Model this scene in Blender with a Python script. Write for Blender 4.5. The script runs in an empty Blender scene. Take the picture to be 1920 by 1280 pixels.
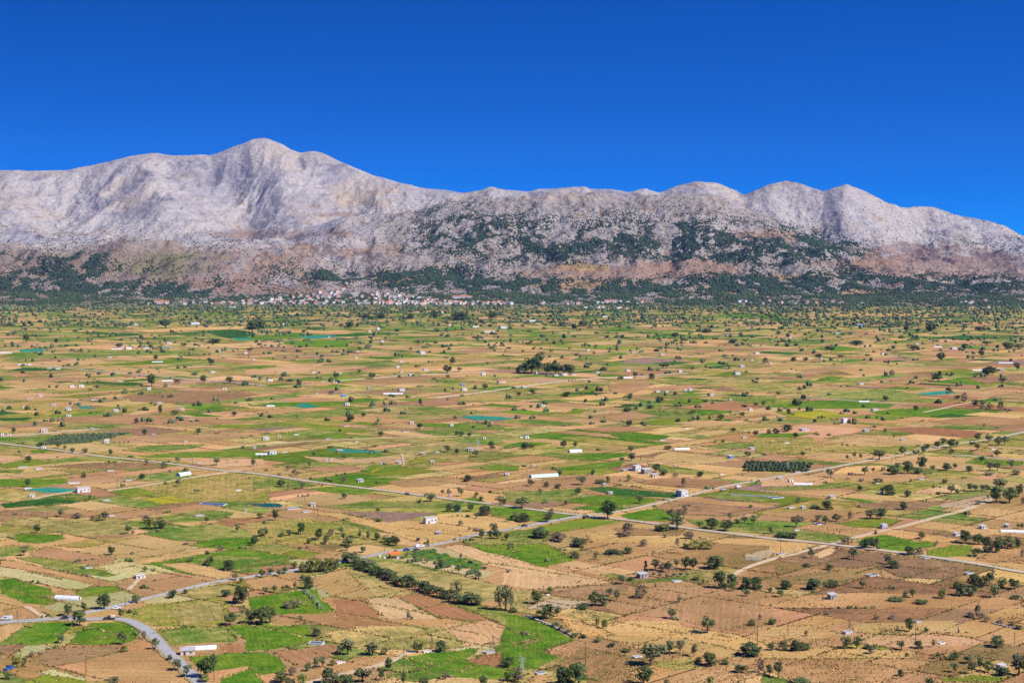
import bpy, math, random
import numpy as np
from mathutils import Vector

random.seed(7)
RNG = np.random.default_rng(7)
S = bpy.context.scene
COL = S.collection

# ------------------------------------------------------------------ camera
F, PX0, PY0, HOR, HC = 2950.0, 960.0, 640.0, 466.0, 185.0   # photo pixels, metres
PITCH = math.atan((PY0 - HOR) / F)
cam = bpy.data.cameras.new('camera')
cam.sensor_width = 36.0
cam.lens = F / 1920.0 * 36.0
cam.clip_start, cam.clip_end = 1.0, 60000.0
camo = bpy.data.objects.new('camera', cam)
COL.objects.link(camo)
camo.location = (0, 0, HC)
camo.rotation_euler = (math.pi / 2 - PITCH, 0, 0)
S.camera = camo

# ------------------------------------------------------------------ sky, sun, exposure
SUN_EL = math.radians(46)
SUN_AZ = math.radians(118)          # clockwise from +Y (the view direction): right, a little behind
world = bpy.data.worlds.new('World')
S.world = world
world.use_nodes = True
wt = world.node_tree
wt.nodes.clear()
wo = wt.nodes.new('ShaderNodeOutputWorld')
wb = wt.nodes.new('ShaderNodeBackground')
wsky = wt.nodes.new('ShaderNodeTexSky')
wsky.sky_type = 'NISHITA'
wsky.sun_disc = False
wsky.sun_elevation = SUN_EL
wsky.sun_rotation = SUN_AZ
wsky.altitude = 900
wsky.air_density = 1.0
wsky.dust_density = 0.0
wsky.ozone_density = 6.0
wtc = wt.nodes.new('ShaderNodeTexCoord')
wmap = wt.nodes.new('ShaderNodeVectorMath')      # the deep polarised blue of high sky, right down to the ridge
wmap.operation = 'MULTIPLY_ADD'
wmap.inputs[1].default_value = (1, 1, 3.0)
wmap.inputs[2].default_value = (0, 0, 0.12)
whs = wt.nodes.new('ShaderNodeHueSaturation')
whs.inputs['Saturation'].default_value = 3.2
whs.inputs['Hue'].default_value = 0.520
whs.inputs['Value'].default_value = 1.33
wb.inputs['Strength'].default_value = 0.10
wt.links.new(wtc.outputs['Generated'], wmap.inputs[0])
wt.links.new(wmap.outputs[0], wsky.inputs[0])
wt.links.new(wsky.outputs[0], whs.inputs['Color'])
wt.links.new(whs.outputs[0], wb.inputs['Color'])
wt.links.new(wb.outputs[0], wo.inputs['Surface'])

sl = bpy.data.lights.new('sun', 'SUN')
sl.energy = 5.0
sl.angle = math.radians(0.53)
sl.color = (1.0, 0.955, 0.89)
so = bpy.data.objects.new('sun', sl)
COL.objects.link(so)
sdir = Vector((math.sin(SUN_AZ) * math.cos(SUN_EL), math.cos(SUN_AZ) * math.cos(SUN_EL), math.sin(SUN_EL)))
so.rotation_euler = (-sdir).to_track_quat('-Z', 'Y').to_euler()
so.location = (0, 0, 2000)

S.view_settings.view_transform = 'Standard'
S.view_settings.look = 'None'
S.view_settings.exposure = 0.40
S.view_settings.gamma = 1.0
S.view_settings.use_curve_mapping = False
S.cycles.max_bounces = 4
S.cycles.diffuse_bounces = 2
S.cycles.volume_bounces = 0

# ------------------------------------------------------------------ photo pixel -> place
CP, SP = math.cos(PITCH), math.sin(PITCH)
def ground(x, y, z=0.0):
    dx, du = (x - PX0) / F, (PY0 - y) / F
    dy, dz = CP + du * SP, -SP + du * CP
    t = (z - HC) / dz
    return (dx * t, dy * t)
def depth(p):                        # distance along the lens axis of a ground point
    return p[1] * CP + HC * SP
def to_px(x, y, z):
    zc = y * CP - (z - HC) * SP
    yu = y * SP + (z - HC) * CP
    return PX0 + F * x / zc, PY0 - F * yu / zc
def mpp(p):                          # metres per photo pixel there
    return depth(p) / F
TILES = dict(A=(0, 1000), B=(480, 1000), C=(960, 1000), D=(1440, 1000),
             E=(0, 780), F=(480, 780), G=(960, 780), H=(1440, 780),
             I=(0, 540), J=(480, 540), K=(960, 540), L=(1440, 540))
def tp(t, x, y):
    o = TILES[t]
    return o[0] + x / 4.0, o[1] + y / 4.0

def lin(c):
    return tuple(((v / 255.0) / 12.92 if v <= 10 else (((v / 255.0) + 0.055) / 1.055) ** 2.4) for v in c)
def alb(r, g, b, k=1.32):
    return tuple(min(0.85, v / k) for v in lin((r, g, b)))

# ------------------------------------------------------------------ noise
_perm = np.random.default_rng(3).permutation(512).astype(np.int64)
_ga = np.random.default_rng(4).uniform(0, 2 * np.pi, 512)
_gx, _gy = np.cos(_ga), np.sin(_ga)
def perlin(x, y, seed=0):
    x = np.asarray(x, float); y = np.asarray(y, float)
    xi = np.floor(x).astype(np.int64); yi = np.floor(y).astype(np.int64)
    xf = x - xi; yf = y - yi
    u = xf * xf * xf * (xf * (xf * 6 - 15) + 10); v = yf * yf * yf * (yf * (yf * 6 - 15) + 10)
    def g(ix, iy, dx, dy):
        h = _perm[(ix + _perm[(iy + seed * 37) & 511]) & 511]
        return _gx[h] * dx + _gy[h] * dy
    a = g(xi, yi, xf, yf); b = g(xi + 1, yi, xf - 1, yf)
    c = g(xi, yi + 1, xf, yf - 1); d = g(xi + 1, yi + 1, xf - 1, yf - 1)
    return (a + u * (b - a)) * (1 - v) + (c + u * (d - c)) * v * 1.0
def fbm(x, y, oct=4, seed=0, gain=0.5):
    s = 0; a = 1.0
    for i in range(oct):
        s = s + a * perlin(x, y, seed + i * 5); x = x * 2.03 + 11.3; y = y * 2.03 - 7.1; a *= gain
    return s
def ridged(x, y, oct=4, seed=0):
    s = 0; a = 1.0
    for i in range(oct):
        s = s + a * (1 - 2.2 * np.abs(perlin(x, y, seed + i * 5))); x = x * 2.07 + 3.3; y = y * 2.07 + 9.1; a *= 0.5
    return s
def sstep(a, b, x):
    t = np.clip((x - a) / (b - a), 0, 1); return t * t * (3 - 2 * t)

# ------------------------------------------------------------------ materials
def new_mat(name):
    m = bpy.data.materials.new(name); m.use_nodes = True
    nt = m.node_tree; b = nt.nodes['Principled BSDF']
    b.inputs['Specular IOR Level'].default_value = 0.15
    b.inputs['Roughness'].default_value = 0.9
    return m, nt, b
def nd(nt, typ, **kw):
    n = nt.nodes.new(typ)
    for k, v in kw.items():
        setattr(n, k, v)
    return n
def math_n(nt, op, a, b=None, c=None):
    n = nd(nt, 'ShaderNodeMath', operation=op)
    for i, v in enumerate((a, b, c)):
        if v is None: continue
        if isinstance(v, (int, float)): n.inputs[i].default_value = v
        else: nt.links.new(v, n.inputs[i])
    return n.outputs[0]
def noise_n(nt, vec, scale, detail=3.0, rough=0.55):
    n = nd(nt, 'ShaderNodeTexNoise')
    n.inputs['Scale'].default_value = scale; n.inputs['Detail'].default_value = detail
    n.inputs['Roughness'].default_value = rough
    nt.links.new(vec, n.inputs['Vector'])
    return n.outputs['Fac']
def ramp01(nt, v, a, b):
    n = nd(nt, 'ShaderNodeMapRange'); n.clamp = True
    n.inputs['From Min'].default_value = a; n.inputs['From Max'].default_value = b
    nt.links.new(v, n.inputs['Value'])
    return n.outputs[0]
def mixc(nt, f, a, b, blend='MIX'):
    n = nd(nt, 'ShaderNodeMix', data_type='RGBA', blend_type=blend)
    for sock, v in ((n.inputs[0], f), (n.inputs[6], a), (n.inputs[7], b)):
        if isinstance(v, (int, float)): sock.default_value = v
        elif isinstance(v, tuple): sock.default_value = (*v[:3], 1)
        else: nt.links.new(v, sock)
    return n.outputs[2]
def scale_col(nt, col, f):
    n = nd(nt, 'ShaderNodeVectorMath', operation='SCALE')
    nt.links.new(col, n.inputs[0]); nt.links.new(f, n.inputs['Scale'])
    return n.outputs[0]

def plain_mat(name, col, rough=0.9, var=0.18, scale=0.6, spec=0.15, metallic=0.0):
    m, nt, b = new_mat(name)
    tc = nd(nt, 'ShaderNodeNewGeometry')
    oi = nd(nt, 'ShaderNodeObjectInfo')
    n = noise_n(nt, tc.outputs['Position'], scale, 4)
    f = math_n(nt, 'MULTIPLY_ADD', n, var * 2, 1 - var)
    f = math_n(nt, 'MULTIPLY', f, math_n(nt, 'MULTIPLY_ADD', oi.outputs['Random'], 0.16, 0.92))
    rgb = nd(nt, 'ShaderNodeRGB'); rgb.outputs[0].default_value = (*col, 1)
    nt.links.new(scale_col(nt, rgb.outputs[0], f), b.inputs['Base Color'])
    b.inputs['Roughness'].default_value = rough
    b.inputs['Specular IOR Level'].default_value = spec
    b.inputs['Metallic'].default_value = metallic
    return m

def field_material():
    m, nt, b = new_mat('field_soil_and_crop')
    geo = nd(nt, 'ShaderNodeNewGeometry')
    uv = nd(nt, 'ShaderNodeUVMap')
    A = lambda n: nd(nt, 'ShaderNodeAttribute', attribute_name=n)
    c1, c2, rp, ra = A('col1'), A('col2'), A('rowp'), A('rowa')
    P = geo.outputs['Position']
    big = noise_n(nt, P, 0.016, 3, 0.6)
    mid = noise_n(nt, P, 0.11, 4, 0.65)
    fine = noise_n(nt, P, 0.75, 3, 0.7)
    sc = nd(nt, 'ShaderNodeVectorMath', operation='MULTIPLY')
    sc.inputs[1].default_value = (0.55, 0.02, 1)
    nt.links.new(uv.outputs[0], sc.inputs[0])
    streak = noise_n(nt, sc.outputs[0], 1.0, 3, 0.6)
    mx = math_n(nt, 'ADD', math_n(nt, 'MULTIPLY', big, 0.55), math_n(nt, 'MULTIPLY', mid, 0.45))
    fac = ramp01(nt, mx, 0.43, 0.57)
    col = mixc(nt, fac, c1.outputs['Color'], c2.outputs['Color'])
    sx = nd(nt, 'ShaderNodeSeparateXYZ'); nt.links.new(uv.outputs[0], sx.inputs[0])
    ph = math_n(nt, 'DIVIDE', math_n(nt, 'MULTIPLY', sx.outputs[0], 6.2832), rp.outputs['Fac'])
    ph = math_n(nt, 'ADD', ph, math_n(nt, 'MULTIPLY', mid, 9.0))
    st = math_n(nt, 'MULTIPLY', math_n(nt, 'SINE', ph), ra.outputs['Fac'])
    f = math_n(nt, 'ADD', 1.0, st)
    f = math_n(nt, 'MULTIPLY', f, math_n(nt, 'MULTIPLY_ADD', streak, 0.6, 0.70))
    f = math_n(nt, 'MULTIPLY', f, math_n(nt, 'MULTIPLY_ADD', fine, 1.5, 0.25))
    f = math_n(nt, 'MULTIPLY', f, math_n(nt, 'MULTIPLY_ADD', mid, 0.9, 0.55))
    nt.links.new(scale_col(nt, col, f), b.inputs['Base Color'])
    bp = nd(nt, 'ShaderNodeBump'); bp.inputs['Strength'].default_value = 0.6; bp.inputs['Distance'].default_value = 0.5
    nt.links.new(fine, bp.inputs['Height']); nt.links.new(bp.outputs[0], b.inputs['Normal'])
    b.inputs['Roughness'].default_value = 1.0; b.inputs['Specular IOR Level'].default_value = 0.0
    return m

def attr_mat(name, attr='col', var=0.25, scale=0.5, rnd=0.2, hue=0.03, trans=0.0):
    m, nt, b = new_mat(name)
    a = nd(nt, 'ShaderNodeAttribute', attribute_name=attr)
    geo = nd(nt, 'ShaderNodeNewGeometry'); oi = nd(nt, 'ShaderNodeObjectInfo')
    n = noise_n(nt, geo.outputs['Position'], scale, 3)
    f = math_n(nt, 'MULTIPLY_ADD', n, var * 2, 1 - var)
    f = math_n(nt, 'MULTIPLY', f, math_n(nt, 'MULTIPLY_ADD', oi.outputs['Random'], rnd * 2, 1 - rnd))
    hs = nd(nt, 'ShaderNodeHueSaturation')
    r2 = math_n(nt, 'FRACT', math_n(nt, 'MULTIPLY', oi.outputs['Random'], 17.3))
    nt.links.new(math_n(nt, 'MULTIPLY_ADD', r2, hue * 2, 0.5 - hue), hs.inputs['Hue'])
    nt.links.new(scale_col(nt, a.outputs['Color'], f), hs.inputs['Color'])
    nt.links.new(hs.outputs[0], b.inputs['Base Color'])
    b.inputs['Roughness'].default_value = 0.85; b.inputs['Specular IOR Level'].default_value = 0.08
    return m

def mountain_material():
    m, nt, b = new_mat('limestone_mountain')
    a = nd(nt, 'ShaderNodeAttribute', attribute_name='col')
    geo = nd(nt, 'ShaderNodeNewGeometry')
    P = geo.outputs['Position']
    n1 = noise_n(nt, P, 0.012, 5, 0.65)
    n2 = noise_n(nt, P, 0.06, 4, 0.7)
    f = math_n(nt, 'MULTIPLY', math_n(nt, 'MULTIPLY_ADD', n1, 0.6, 0.70), math_n(nt, 'MULTIPLY_ADD', n2, 1.3, 0.35))
    nt.links.new(scale_col(nt, a.outputs['Color'], f), b.inputs['Base Color'])
    bp = nd(nt, 'ShaderNodeBump'); bp.inputs['Strength'].default_value = 0.9; bp.inputs['Distance'].default_value = 14.0
    nt.links.new(n2, bp.inputs['Height']); nt.links.new(bp.outputs[0], b.inputs['Normal'])
    b.inputs['Roughness'].default_value = 1.0; b.inputs['Specular IOR Level'].default_value = 0.0
    return m

M = {}
M['field'] = field_material()
M['mountain'] = mountain_material()
M['leaf'] = attr_mat('foliage', var=0.25, scale=0.9, rnd=0.22, hue=0.022)
M['stuffleaf'] = attr_mat('far_foliage', var=0.3, scale=0.15, rnd=0.0, hue=0.0)
M['weed'] = attr_mat('dry_weeds', var=0.3, scale=0.4, rnd=0.0, hue=0.0)
M['bark'] = plain_mat('bark', (0.11, 0.085, 0.065), scale=3)
M['white'] = plain_mat('whitewashed_wall', (0.64, 0.62, 0.59), var=0.2, scale=0.8)
M['cream'] = plain_mat('cream_wall', (0.62, 0.54, 0.43), var=0.14, scale=0.8)
M['stone'] = plain_mat('grey_stone_wall', (0.33, 0.30, 0.28), var=0.3, scale=1.6)
M['blue'] = plain_mat('blue_wall', (0.10, 0.27, 0.58), var=0.12, scale=0.8)  # one even blue over the whole wall
M['pinkw'] = plain_mat('pink_wall', (0.62, 0.44, 0.38), var=0.12, scale=0.8)
M['concrete'] = plain_mat('concrete', (0.50, 0.48, 0.46), var=0.22, scale=1.2)
M['roofflat'] = plain_mat('flat_roof_concrete', (0.50, 0.47, 0.44), var=0.25, scale=0.9)
M['tile'] = plain_mat('terracotta_roof', (0.46, 0.17, 0.09), var=0.25, scale=1.0)
M['tin'] = plain_mat('corrugated_tin', (0.40, 0.38, 0.37), var=0.35, scale=1.0, rough=0.8, spec=0.2)
M['door'] = plain_mat('dark_door', (0.07, 0.06, 0.06), var=0.2)
M['bluedoor'] = plain_mat('blue_door', (0.05, 0.14, 0.34), var=0.2)
M['glass'] = plain_mat('window_glass', (0.03, 0.04, 0.05), rough=0.15, spec=0.5, var=0.05)
M['plastic'] = plain_mat('polytunnel_sheet', (0.74, 0.76, 0.76), var=0.12, scale=0.5, rough=0.45, spec=0.4)
M['greenplastic'] = plain_mat('green_tinted_sheet', (0.45, 0.66, 0.58), var=0.15, scale=0.5, rough=0.5, spec=0.4)
M['water'] = plain_mat('cistern_water', (0.03, 0.07, 0.10), rough=0.08, spec=0.5, var=0.1)
M['bluewater'] = plain_mat('blue_lined_pool', (0.02, 0.07, 0.20), rough=0.15, spec=0.5, var=0.1)
M['asphalt'] = plain_mat('worn_asphalt', (0.37, 0.36, 0.35), var=0.24, scale=0.3)
M['gravelroad'] = plain_mat('pale_gravel_road', (0.49, 0.42, 0.32), var=0.3, scale=0.25)
M['dirt'] = plain_mat('bare_dirt_track', (0.50, 0.37, 0.225), var=0.28, scale=0.3)
M['verge'] = plain_mat('dry_verge', (0.34, 0.26, 0.13), var=0.35, scale=0.5)
M['wood'] = plain_mat('weathered_wood', (0.10, 0.075, 0.06), var=0.2, scale=2)
M['steel'] = plain_mat('rusty_lattice_steel', (0.16, 0.12, 0.10), var=0.25, scale=2)
M['whitesteel'] = plain_mat('white_painted_steel', (0.66, 0.65, 0.63), var=0.15, scale=2)
M['sail'] = plain_mat('sail_cloth', (0.60, 0.58, 0.54), var=0.15, scale=1)
M['darksail'] = plain_mat('dark_vane', (0.05, 0.06, 0.07), var=0.15, scale=1)
M['orange'] = plain_mat('orange_awning', (0.72, 0.16, 0.04), var=0.12, scale=1)
M['tyre'] = plain_mat('tyre_rubber', (0.025, 0.025, 0.025))
M['horse'] = plain_mat('dark_brown_coat', (0.07, 0.035, 0.02), var=0.2, scale=2)
M['stonewall'] = plain_mat('dry_stone', (0.42, 0.38, 0.33), var=0.35, scale=1.5)
for n, c in dict(white=(0.75, 0.75, 0.74), blue=(0.04, 0.10, 0.30), dark=(0.04, 0.04, 0.05), silver=(0.45, 0.46, 0.48), red=(0.4, 0.04, 0.03)).items():
    M['paint_' + n] = plain_mat('car_paint_' + n, c, rough=0.3, spec=0.5, var=0.05)

# ------------------------------------------------------------------ object helpers
def tag(o, label=None, cat=None, group=None, kind=None):
    if label: o['label'] = label
    if cat: o['category'] = cat
    if group: o['group'] = group
    if kind: o['kind'] = kind
    return o
def link(o, parent=None):
    COL.objects.link(o)
    if parent is not None: o.parent = parent
    return o
def mesh_from(name, v, f, mat, smooth=False):
    me = bpy.data.meshes.new(name)
    me.from_pydata(v, [], f)
    if mat: me.materials.append(mat)
    if smooth: me.shade_smooth()
    me.update()
    return me
def mobj(name, me, parent=None, loc=None):
    o = bpy.data.objects.new(name, me)
    if loc: o.location = loc
    return link(o, parent)
def empty(name, loc, rz=0, scale=None):
    o = bpy.data.objects.new(name, None)
    o.empty_display_size = 0.5
    o.location = loc; o.rotation_euler = (0, 0, rz)
    if scale: o.scale = scale
    return link(o)
def big_mesh(name, verts, faces_flat, nper, mat, attrs=(), parent=None):
    """numpy verts (n,3), flat loop indices, nper corners for each face, attrs (name, domain, data(n,3 or n))"""
    me = bpy.data.meshes.new(name)
    nf = len(faces_flat) // nper
    me.vertices.add(len(verts)); me.vertices.foreach_set('co', np.asarray(verts, np.float32).ravel())
    me.loops.add(len(faces_flat)); me.loops.foreach_set('vertex_index', np.asarray(faces_flat, np.int32))
    me.polygons.add(nf); me.polygons.foreach_set('loop_start', np.arange(0, nf * nper, nper, dtype=np.int32))
    me.update(calc_edges=True)
    for an, dom, data in attrs:
        data = np.asarray(data, np.float32)
        if data.ndim == 2:
            at = me.attributes.new(an, 'FLOAT_COLOR', dom)
            c = np.ones((len(data), 4), np.float32); c[:, :3] = data
            at.data.foreach_set('color', c.ravel())
        else:
            at = me.attributes.new(an, 'FLOAT', dom); at.data.foreach_set('value', data)
    me.materials.append(mat)
    return mobj(name, me, parent)

class MB:
    def __init__(s): s.v = []; s.f = []
    def add(s, v, f):
        o = len(s.v); s.v += [tuple(p) for p in v]; s.f += [tuple(i + o for i in q) for q in f]; return s
    def box(s, x0, x1, y0, y1, z0, z1):
        return s.add([(x0, y0, z0), (x1, y0, z0), (x1, y1, z0), (x0, y1, z0), (x0, y0, z1), (x1, y0, z1), (x1, y1, z1), (x0, y1, z1)],
                     [(0, 3, 2, 1), (4, 5, 6, 7), (0, 1, 5, 4), (1, 2, 6, 5), (2, 3, 7, 6), (3, 0, 4, 7)])
    def tube(s, pts, rads, n=6, cap=True):
        pts = [Vector(p) for p in pts]; rings = []
        for i, p in enumerate(pts):
            d = (pts[min(i + 1, len(pts) - 1)] - pts[max(i - 1, 0)]).normalized()
            a = d.cross(Vector((0, 0, 1)))
            if a.length < 1e-3: a = Vector((1, 0, 0))
            a.normalize(); b = d.cross(a)
            rings.append([p + (a * math.cos(k * 2 * math.pi / n) + b * math.sin(k * 2 * math.pi / n)) * rads[i] for k in range(n)])
        v = [q for r in rings for q in r]; f = []
        for i in range(len(pts) - 1):
            for k in range(n):
                f.append((i * n + k, i * n + (k + 1) % n, (i + 1) * n + (k + 1) % n, (i + 1) * n + k))
        if cap:
            f.append(tuple(range(n))[::-1]); f.append(tuple((len(pts) - 1) * n + k for k in range(n)))
        return s.add(v, f)
    def prism(s, prof, y0, y1):       # profile in x,z pushed along y
        n = len(prof)
        v = [(x, y0, z) for x, z in prof] + [(x, y1, z) for x, z in prof]
        f = [tuple(range(n)), tuple(range(2 * n - 1, n - 1, -1))] + [(i, i + n, (i + 1) % n + n, (i + 1) % n) for i in range(n)]
        return s.add(v, f)
    def obj(s, name, mat, parent=None, loc=None, smooth=False):
        return mobj(name, mesh_from(name, s.v, s.f, mat, smooth), parent, loc)

# ================================================================== THE SETTING
# ------------------------------------------------------------------ mountains
def curve(xs, pts):
    p = np.array(pts, float)
    return np.interp(xs, p[:, 0], p[:, 1])
def smooth1(a, k):
    ker = np.hanning(k); ker /= ker.sum()
    return np.convolve(np.pad(a, (k // 2, k - 1 - k // 2), mode='edge'), ker, mode='valid')
XS = np.arange(-520, 2441, 2.0)
Y_sky = curve(XS, [(-520, 352), (-200, 330), (0, 320), (60, 322), (130, 321), (200, 305), (250, 293), (285, 289), (330, 293), (400, 293), (440, 279),
    (470, 267), (485, 263), (500, 261), (530, 271), (550, 283), (565, 289), (590, 285), (610, 290), (650, 308), (700, 330), (760, 347), (800, 355), (850, 360), (870, 363),
    (900, 358), (920, 351), (950, 358), (990, 362), (1010, 357), (1060, 354), (1096, 352), (1104, 357), (1150, 357), (1180, 363), (1208, 355),
    (1235, 364), (1270, 351), (1300, 343), (1330, 343), (1360, 351), (1395, 366), (1420, 357), (1450, 345), (1470, 340), (1500, 345), (1540, 361),
    (1560, 354), (1585, 348), (1620, 361), (1650, 377), (1690, 392), (1720, 389), (1750, 390), (1780, 402), (1810, 408), (1850, 415), (1880, 424),
    (1910, 440), (1935, 450), (2000, 458), (2150, 440), (2441, 455)])
Y_front = curve(XS, [(-520, 470), (0, 460), (200, 455), (480, 457), (560, 440), (640, 410), (700, 402), (830, 386), (900, 378), (960, 374), (1030, 368),
    (1100, 364), (1160, 372), (1210, 370), (1260, 373), (1310, 364), (1350, 372), (1390, 398), (1450, 416), (1500, 440), (1560, 456), (1615, 468), (1660, 486),
    (1700, 496), (1800, 502), (1920, 498), (2441, 500)])
Y_foot = curve(XS, [(-520, 486), (0, 478), (100, 474), (230, 463), (330, 472), (440, 464), (520, 474), (600, 490), (700, 492), (800, 485), (900, 482), (1000, 480),
    (1200, 478), (1400, 484), (1500, 496), (1620, 512), (1700, 524), (1800, 534), (1920, 532), (2441, 530)])
Y_vill = curve(XS, [(-520, 552), (0, 552), (300, 556), (450, 553), (600, 548), (760, 546), (900, 548), (1200, 550), (1500, 552), (1920, 556), (2441, 556)])
Y_sky = smooth1(Y_sky, 9); Y_front = smooth1(Y_front, 21); Y_front = Y_front + 5 * fbm(XS / 45, XS * 0 + 3.3, 3, 17) * sstep(640, 760, XS); Y_foot = smooth1(Y_foot, 41); Y_vill = smooth1(Y_vill, 41)
D_sky = 8200 + 450 * np.interp(XS, [-500, 500, 900, 1150, 1300, 1400, 1470, 1540, 1585, 1690, 1720, 2441], [0.3, 0.5, -.7, -1.2, -0.8, -0.8, -0.5, -0.9, -1.0, -0.5, 0.5, 0.6])
D_sky = smooth1(D_sky, 41)
def zat(y, d):
    return HC + (HOR - y) / F * d
def knots():
    z_sky = zat(Y_sky, D_sky); z_front = zat(Y_front, 6650.0); z_foot = zat(Y_foot, 5850.0); z_v = zat(Y_vill, 5300.0)
    isleft = 1 - sstep(520, 680, XS)
    isright = sstep(1560, 1700, XS)
    z_dip = np.where(True, (z_front - 95) * (1 - isleft) * (1 - isright) + isleft * zat(430 + 0 * XS, 7050.0) + isright * zat(485 + 0 * XS, 7050.0), 0)
    z_mid = z_dip + (z_sky - z_dip) * (0.50 + 0.08 * isleft)
    D = np.stack([np.full_like(XS, 4930), np.full_like(XS, 5060), np.full_like(XS, 5300), np.full_like(XS, 5850), np.full_like(XS, 6650),
                  np.full_like(XS, 7020), D_sky - 420, D_sky, D_sky + 700, np.full_like(XS, 10800)])
    Z = np.stack([np.full_like(XS, -4), np.full_like(XS, 8), z_v, z_foot, z_front, z_dip, z_mid, z_sky, z_sky - 190, z_sky * 0.25])
    return D, Z
KD, KZ = knots()
ROWD = np.concatenate([np.linspace(4930, 5400, 40), np.linspace(5400, 6700, 120)[1:], np.linspace(6700, 8700, 165)[1:], np.linspace(8700, 10800, 26)[1:]])
def pchip_cols(KD, KZ, d):
    n = len(KD); h = np.diff(KD, axis=0); dl = np.diff(KZ, axis=0) / h
    m = np.zeros_like(KZ)
    for i in range(1, n - 1):
        a, b = dl[i - 1], dl[i]; ok = a * b > 0
        w1 = 2 * h[i] + h[i - 1]; w2 = h[i] + 2 * h[i - 1]
        with np.errstate(all='ignore'):
            m[i] = np.where(ok, (w1 + w2) / (w1 / np.where(ok, a, 1) + w2 / np.where(ok, b, 1)), 0)
    m[0] = dl[0]; m[-1] = dl[-1]
    out = np.zeros((len(d), KD.shape[1]))
    for r, dd in enumerate(d):
        for i in range(n - 1):
            s = (dd >= KD[i]) & (dd <= KD[i + 1])
            if not s.any(): continue
            t = (dd - KD[i]) / h[i]
            v = (2 * t**3 - 3 * t**2 + 1) * KZ[i] + (t**3 - 2 * t**2 + t) * h[i] * m[i] + (-2 * t**3 + 3 * t**2) * KZ[i + 1] + (t**3 - t**2) * h[i] * m[i + 1]
            out[r] = np.where(s, v, out[r])
    return out
TZ = pchip_cols(KD, KZ, ROWD)
DD = np.repeat(ROWD[:, None], len(XS), 1)
TX = (XS[None, :] - PX0) / F * DD * 1.0
TY = DD.copy()
# spurs and gullies that run down towards the plain, then crags
wx = TX + 90 * fbm(TX / 500, TY / 700, 3, 21)
hgt = np.clip(TZ / 120, 0, 1)
crest = np.exp(-((DD - D_sky[None, :]) / 220.0) ** 2)
frontc = np.exp(-((DD - 6650) / 150.0) ** 2)
damp = 1 - 0.90 * crest - 0.15 * frontc
amp_big = hgt * damp * np.interp(DD, [5000, 5600, 7000, 8200, 10800], [2, 14, 26, 46, 46])
TZ = TZ + amp_big * (ridged(wx / 330, TY / 1000, 4, 31) - 1.15)
tt = np.clip((D_sky[None, :] - DD) / (D_sky[None, :] - 6900), 0, 1.2)
bell = 1.05 * sstep(0.04, 0.4, tt) * (1 - sstep(0.8, 1.2, tt))
for x0_, x1_, a_, w_ in [(255, 330, 60, 55), (440, 470, -75, 50), (520, 610, 55, 55), (150, 110, -50, 60), (30, 20, 40, 60), (690, 700, 30, 40), (1400, 1400, -18, 34), (1545, 1520, -12, 34), (1700, 1720, -26, 36), (1840, 1850, -18, 30), (1240, 1230, -20, 24), (880, 860, -20, 24), (990, 960, -18, 20)]:
    xc_ = x0_ + (x1_ - x0_) * tt + 14 * fbm(DD / 300, XS[None, :] * 0 + x0_, 2, 77)
    TZ = TZ + hgt * bell * a_ * np.exp(-((XS[None, :] - xc_) / w_) ** 2)
TZ = TZ + hgt * (1 - 0.6 * crest) * 7 * (ridged(wx / 120 + TY / 500, TY / 260, 3, 41) - 0.9)
hillm = (sstep(650, 800, XS) * (1 - sstep(1600, 1700, XS)))[None, :] * np.exp(-((DD - 6150) / 520.0) ** 2)
TZ = TZ + hgt * (1 - 0.6 * crest) * (2.6 + 4.6 * hillm + 3.0 * sstep(1150, 1300, XS)[None, :]) * ridged(TX / 55, TY / 75, 4, 51)
TZ = TZ + hgt * (1 - 0.5 * crest) * 2.6 * fbm(TX / 17, TY / 22, 2, 61)
TZ = TZ + hgt * (1 - 0.6 * crest) * 2.6 * np.sin(TZ / 5.2 + 5 * fbm(TX / 240, TY / 240, 3, 65)) * sstep(-.2, .3, fbm(TX / 300, TY / 300, 2, 66))
kn = np.exp(-((DD - 5850) / 430.0) ** 2) * sstep(5150, 5400, DD)
TZ = TZ + kn * (46 * fbm(TX / 230, TY / 300, 3, 301) + 14 * ridged(TX / 130, TY / 190, 3, 311) - 10)
lb = np.exp(-((DD - 5600) / 260.0) ** 2) * (1 - sstep(300, 520, XS))[None, :]
TZ = TZ + lb * 14 * ridged(TX / 160, TY / 180, 3, 71)

TPX, TPY = to_px(TX, TY, TZ)
def blob(cx, cy, rx, ry, p=2.0):
    return np.exp(-(((TPX - cx) / rx) ** 2 + ((TPY - cy) / ry) ** 2) ** (p / 2))
nz = fbm(TPX / 60, TPY / 18, 4, 81)
nz2 = fbm(TPX / 22, TPY / 9, 3, 91)
def soft(v, w=0.25):
    return sstep(0.5 - w, 0.5 + w, v + 0.45 * nz + 0.25 * nz2)
rock = np.array(alb(174, 167, 169)); rockd = np.array(alb(132, 126, 137)); rockl = np.array(alb(208, 196, 184))
earth = np.array(alb(164, 131, 108)); red = np.array(alb(152, 124, 112)); ochre = np.array(alb(176, 142, 90)); olive = np.array(alb(136, 128, 88))
warm = np.array(alb(186, 167, 146))
def mix3(c, col, f):
    return c * (1 - f[..., None]) + np.asarray(col) * f[..., None]
C = np.broadcast_to(rock, TX.shape + (3,)).copy()
C = mix3(C, rockd, sstep(-0.1, 0.5, fbm(TX / 260, TY / 420, 4, 101)) * 0.8)
C = mix3(C, warm, sstep(0.0, 0.5, fbm(TX / 330, TY / 300, 4, 111)) * 0.7)
C = mix3(C, rockl, sstep(0.15, 0.5, ridged(wx / 330, TY / 760, 3, 31) * 0.4 + nz2 * 0.5) * 0.5)
grass = sstep(0.1, 0.4, fbm(TX / 150, TY / 150, 4, 121)) * (1 - sstep(5700, 6900, DD))
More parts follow.
